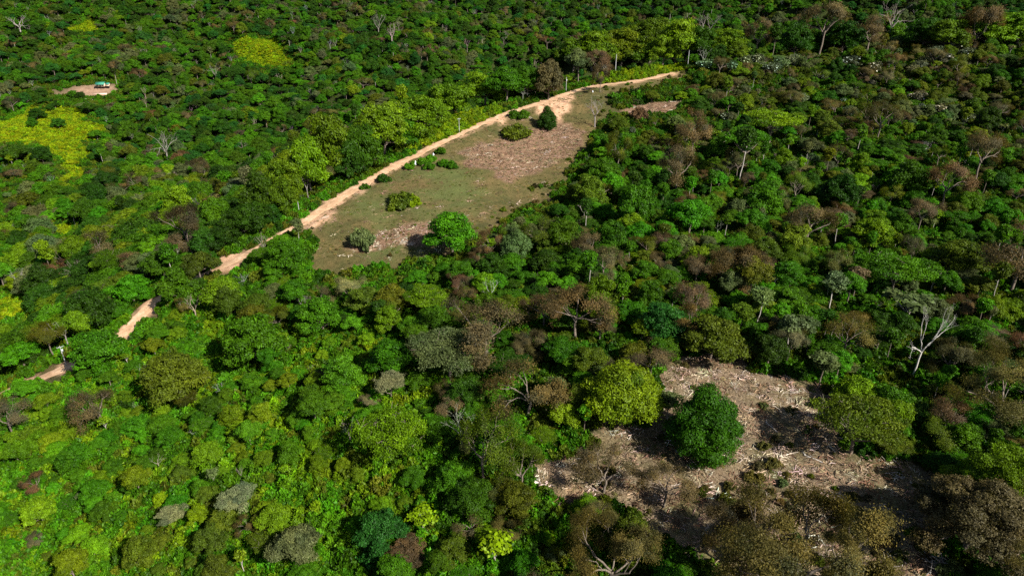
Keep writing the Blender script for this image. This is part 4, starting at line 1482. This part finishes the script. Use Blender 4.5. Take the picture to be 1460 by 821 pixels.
# felled branches and dead leaf litter
stick_meshes = []
for i in range(5):
    w = Wood()
    for k in range(9):
        c = rng.normal(size=3) * np.array([.9, .9, .08]) + [0, 0, .2]
        a = rng.random() * 6.28
        L = .5 + 1.3 * rng.random()
        dv = np.array([math.cos(a), math.sin(a), .18 * rng.normal()]) * L / 2
        w.add(bend(c - dv, c + dv, .1 * rng.normal(), 4, .05), np.linspace(.075, .03, 4) * (.6 + rng.random()), 4)
    stick_meshes.append(w.mesh('felled_branches', M_TWIG))
cover('debris', 'felled branches and pale broken wood strewn over the clearings', (-120, 260, 90, 560), 1.55,
      lambda a, b, d, rd, X, Y: ((area(a, b, d, LOWER) & (fbm(X, Y, 9, 3) > -.25)) | (area(a, b, d, [SLASH_A, SLASH_B, STRIP]) & (rng.random(len(X)) < .75)) | (area(a, b, d, UPPER) & (rng.random(len(X)) < .05))) & (rd > 4),
      lambda px, py, dep, nz: ({'wood': .62, 'earth': .35, 'bone': .03} if py < 290 else {'bone': .22, 'wood': .5, 'earth': .2}) if py < 400 else {'bone': .12, 'wood': .5, 'earth': .38} if py > 690 else {'bone': .45, 'wood': .37, 'earth': .18} if nz > .08 else {'bone': .12, 'wood': .5, 'earth': .38}, stick_meshes, .35, 1.75, 1.0)


# ---------------------------------------------------------------- poles, farm, logs, rocks
import bmesh


def box_mesh(name, boxes, mat):
    """boxes: (centre, size) joined to one mesh"""
    vs, fs, n = [], [], 0
    for c, d_ in boxes:
        c, d_ = np.array(c, float), np.array(d_, float) / 2
        v = np.array([[x, y, z] for x in (-1, 1) for y in (-1, 1) for z in (-1, 1)]) * d_ + c
        vs.append(v)
        fs.append(np.array([[0, 1, 3, 2], [4, 6, 7, 5], [0, 4, 5, 1], [2, 3, 7, 6], [0, 2, 6, 4], [1, 5, 7, 3]]) + n)
        n += 8
    return mesh_np(name, np.concatenate(vs), np.concatenate(fs), mat)


def empty(name, loc, rz=0):
    o = bpy.data.objects.new(name, None)
    o.empty_display_size = .5
    COL.objects.link(o)
    o.location = loc
    o.rotation_euler = (0, 0, rz)
    return o


M_CONC = plain_material('pole_concrete', (.24, .24, .235), (.38, .38, .37), .9, .8)
M_STEEL = plain_material('grey_steel', (.30, .32, .33), (.45, .47, .48), 2, .5)
w = Wood()
w.add([(0, 0, -1.2), (0, 0, 3), (0, 0, 9.0)], [.24, .20, .14], 8)
POLE = w.mesh('pole', M_CONC)
ARM = box_mesh('crossarm', [((0, 0, 8.5), (2.6, .14, .16)), ((0, .12, 8.1), (.08, .1, .8))], M_STEEL)
w = Wood()
w.add([(0, 0, 0), (0, 0, .12), (0, 0, .26), (0, 0, .3)], [.05, .09, .08, .03], 6)
INS = w.mesh('insulator', M_CONC)
w = Wood()
w.add([(.42, 0, 6.5), (.42, 0, 6.55), (.42, 0, 7.5), (.42, 0, 7.55)], [.05, .34, .34, .08], 10)
w.add([(.55, .05, 7.5), (.55, .05, 7.85)], [.05, .04], 5)
w.add([(0, 0, 7.1), (.42, 0, 7.1)], [.06, .06], 5)
TRF = w.mesh('transformer', M_STEEL)
for px, top, base, arm, trf, lb in ((95, 492, 522, 1, 1, 'utility pole with crossarms and transformer at the lowest road bend'), (278, 358, 377, 0, 0, 'short pale pole leaning beside the higher pole'), (302, 337, 366, 0, 0, 'plain pale pole among trees between the road bends'),
                                    (427, 284, 305, 0, 0, 'pole in the trees at the foot of the ridge wood'), (518, 221, 247, 1, 0, 'pole with crossarm above the road and below the ridge wood'), (655, 171, 190, 1, 0, 'pole in front of the yellow verge midway up the road'),
                                    (807, 113, 131, 0, 1, 'thick grey pole with transformer at the top road bend'), (877, 82, 108, 0, 0, 'thin pale pole behind the bend at the yellow verge'), (980, 76, 98, 0, 0, 'pale pole at the far end of the verge')):
    P = ground_at(px, base)
    _, _, dep = project(P)
    hgt = (base - top) * dep / F0 / cp
    e = empty('utility_pole', P, .5 + .4 * rng.random())
    sc = hgt / 9.0
    e.scale = (sc * .85, sc * .85, sc)
    link('pole', POLE, e)
    if arm:
        a = link('crossarm', ARM, e)
        for x in (-1.2, -.5, 1.2):
            q = link('insulator', INS, a)
            q.location = (x, 0, 8.58)
    if trf:
        link('transformer', TRF, e)
    tag(e, lb, 'utility pole', 'utility poles along the dirt road')

# the farm across the valley
M_ROOF = plain_material('green_tin', (.02, .13, .085), (.05, .22, .15), 1.2, .5)
M_WALL = plain_material('pink_plaster', (.50, .34, .24), (.66, .48, .36), .8, .9)
M_DARKW = plain_material('dark_opening', (.02, .018, .015), (.04, .035, .03), 1, .6)
M_POST = plain_material('fence_wood', (.22, .16, .11), (.36, .28, .2), 3, .9)
P = ground_at(148, 127.5, 640)
P[2] = max(height(P[0] + a, P[1] + b) for a in (-7, 0, 7) for b in (-4, 0, 4)) + .15
h_ = empty('farmhouse', P, .12)
link('wall', box_mesh('wall', [((-1.5, 0, 1.2), (9.5, 6, 2.9)), ((5.5, .6, 1.0), (4.6, 4.6, 2.4))], M_WALL), h_)


def gable(x0, x1, y0, y1, ze, zr, th=.14):
    ym = (y0 + y1) / 2
    v = np.array([[x, y, z + dz] for dz in (0, th) for x in (x0, x1) for y, z in ((y0, ze), (ym, zr), (y1, ze))])
    f = np.array([[0, 3, 4, 1], [1, 4, 5, 2], [6, 7, 10, 9], [7, 8, 11, 10], [0, 1, 7, 6], [1, 2, 8, 7], [3, 9, 10, 4], [4, 10, 11, 5], [0, 6, 9, 3], [2, 5, 11, 8]])
    return v, f


v1, f1 = gable(-7.2, 3.8, -5.2, 4.2, 2.55, 4.9)
v2, f2 = gable(3.9, 8.6, -2.6, 3.6, 2.25, 3.7)
link('roof', mesh_np('roof', np.concatenate([v1, v2]), np.concatenate([f1, f2 + 12]), M_ROOF), h_)
for x in (-6.6, -3.2, .2, 3.4):
    link('veranda_post', box_mesh('veranda_post', [((x, -4.9, 1.1), (.18, .18, 2.9))], M_POST), h_)
d_ = link('door', box_mesh('door', [((-1.6, -3.03, .95), (1.1, .1, 2.1))], M_POST), h_)
link('handle', box_mesh('handle', [((-1.2, -3.12, 1.0), (.08, .08, .16))], M_STEEL), d_)
for x in (-4.6, 1.4):
    wf = link('window', box_mesh('window', [((x, -3.03, 1.5), (1.4, .08, 1.1))], M_DARKW), h_)
    link('sill', box_mesh('sill', [((x, -3.1, .9), (1.6, .2, .09))], M_POST), wf)
tag(h_, 'small farmhouse with green tin roof on the bare terrace across the valley', 'house')
link_t = empty('retaining_wall', (P[0] - 1, P[1] - 9.5, height(P[0], P[1] - 9.5)), .1)
link('wall', box_mesh('retaining_wall', [((0, 0, .4), (17, .5, 2.2))], M_WALL), link_t)
link('coping', box_mesh('coping', [((0, 0, 1.58), (17.2, .7, .14))], M_CONC), link_t)
tag(link_t, 'pinkish terrace wall in front of the green roofed farmhouse', 'retaining wall')
fe = empty('garden_fence', (P[0] - 6, P[1] - 22, float(height(P[0] - 6, P[1] - 22))), .05)
fz = fe.location.z
for i in range(12):
    x = -14 + i * 2.6
    z = float(height(fe.location.x + x, fe.location.y)) - fz
    link('post', box_mesh('post', [((x, 0, z + .7), (.35, .35, 2.6))], M_POST), fe)
zs = [float(height(fe.location.x - 14 + i * 2.6, fe.location.y)) - fz for i in range(12)]
w = Wood()
w.add([(-14 + i * 2.6, 0, zs[i] + 1.6) for i in range(12)], [.09] * 12, 5)
link('rail', w.mesh('rail', M_POST), fe)
tag(fe, 'row of dark wooden fence posts below the farmhouse terrace', 'fence')

# felled trunks and brush heaps
def log_mesh(i):
    w = Wood()
    L = 2.6 + i
    w.add(bend((-L, 0, .2), (L, .2, .28), .12, 8, .06), np.linspace(.26, .12, 8), 7)
    for k in range(7):
        x = -L * .2 + L * 1.15 * rng.random()
        a = rng.choice([-1, 1]) * (.5 + .5 * rng.random())
        e = np.array([x + 1.1 + rng.random(), a * (1.0 + 1.2 * rng.random()), .25 + .7 * rng.random()])
        w.add(bend((x, 0, .3), e, .15, 5, .06), np.linspace(.09, .03, 5), 5)
    return w.mesh('fallen_trunk', M_TWIG)


LOGS = [log_mesh(i) for i in range(4)]
for px, py, rz, tn, lb in ((1160, 655, 2.4, 'white', 'bleached fallen trunk with forked branches in the middle of the debris clearing'), (1128, 648, .3, 'bone', 'pale fallen log left of the bleached forked trunk'),
                           (985, 512, .2, 'bone', 'pale fallen log above the dark green dome'), (1150, 560, 2.9, 'bone', 'pale fallen log near the upper edge of the debris clearing'), (890, 598, 2.7, 'bone', 'pale log along the debris edge below the yellow-green dome'),
                           (918, 612, 1.2, 'white', 'white broken log at the foot of the dark green dome'), (1040, 650, .1, 'bone', 'pale log just below the dark green dome'), (1100, 610, 1.9, 'bone', 'pale log between the dark dome and the feathery olive tree'),
                           (1362, 585, .4, 'white', 'white broken branch lying in the dark shade on the right slope'), (540, 352, .2, 'bone', 'long pale log near the lower end of the upper clearing'), (690, 222, 1.0, 'wood', 'brown log in the red debris of the upper clearing'), (960, 146, .1, 'bone', 'pale log on the bare strip right of the upper clearing')):
    P = ground_at(px, py)
    o = link('fallen_log', LOGS[int(rng.integers(4))])
    o['tint'] = [float(c) for c in PAL[tn]]
    o.location = (P[0], P[1], P[2] + .15)
    o.scale = (.72, .72, .72)
    o.rotation_euler = (0, .05, rz)
    tag(o, lb, 'fallen log', 'felled trunks on the clearings')


def heap_mesh():
    w = Wood()
    for k in range(46):
        a = rng.random() * 6.28
        r = 2.6 * rng.random() ** .7
        c = np.array([r * math.cos(a), r * math.sin(a) * .7, .25 + (1.3 - .4 * r) * rng.random()])
        b = rng.random() * 6.28
        dv = np.array([math.cos(b), math.sin(b), .35 * rng.normal()]) * (.7 + 1.1 * rng.random())
        w.add(bend(c - dv, c + dv, .25 * rng.normal(), 5, .08), np.linspace(.07, .02, 5), 4)
    return w.mesh('brush_pile', M_TWIG)


HEAPS = [heap_mesh() for _ in range(2)]
for px, py, sc, lb in ((1338, 806, 1.5, 'grey brush pile of bare branches at the foot of the huge brown tree'), (1052, 622, .9, 'small heap of bare twigs right of the dark green dome'), (1165, 640, .8, 'heap of broken branches beside the bleached fallen trunk')):
    P = ground_at(px, py)
    o = link('brush_pile', HEAPS[int(rng.integers(2))])
    o['tint'] = [float(c) for c in PAL['ash']]
    o.location = (P[0], P[1], P[2] + .1)
    o.scale = (sc, sc, sc)
    o.rotation_euler = (0, 0, rng.random() * 6)
    tag(o, lb, 'brush pile', 'brush piles')

M_ROCK = plain_material('pale_rock', (.50, .53, .56), (.72, .74, .76), 1.2, .9, .4)


def rock_mesh():
    bm = bmesh.new()
    bmesh.ops.create_icosphere(bm, subdivisions=3, radius=1)
    for v in bm.verts:
        c = np.array(v.co)
        d_ = 1 + .25 * math.sin(c[0] * 3.1 + 1) * math.cos(c[1] * 2.7) + .14 * math.sin(c[2] * 6 + c[0] * 4)
        v.co = Vector((c[0] * .8 * d_, c[1] * .7 * d_, (c[2] * 1.15 + .5) * d_))
    me = bpy.data.meshes.new('pale_rock')
    bm.to_mesh(me)
    bm.free()
    me.materials.append(M_ROCK)
    return me


RK = rock_mesh()
for px, py, sc, lb in ((592, 236, 1.15, 'tall pale rock among the green bushes beside the dirt road'), (618, 222, .7, 'smaller pale rock near the road, above the tall pale one'), (845, 132, .6, 'pale rock below the road end by the grey leafless tree')):
    P = ground_at(px, py)
    o = link('pale_rock', RK)
    o.location = P
    o.scale = (sc, sc, sc * 1.2)
    o.rotation_euler = (0, 0, rng.random() * 6)
    tag(o, lb, 'rock', 'pale rocks by the road')
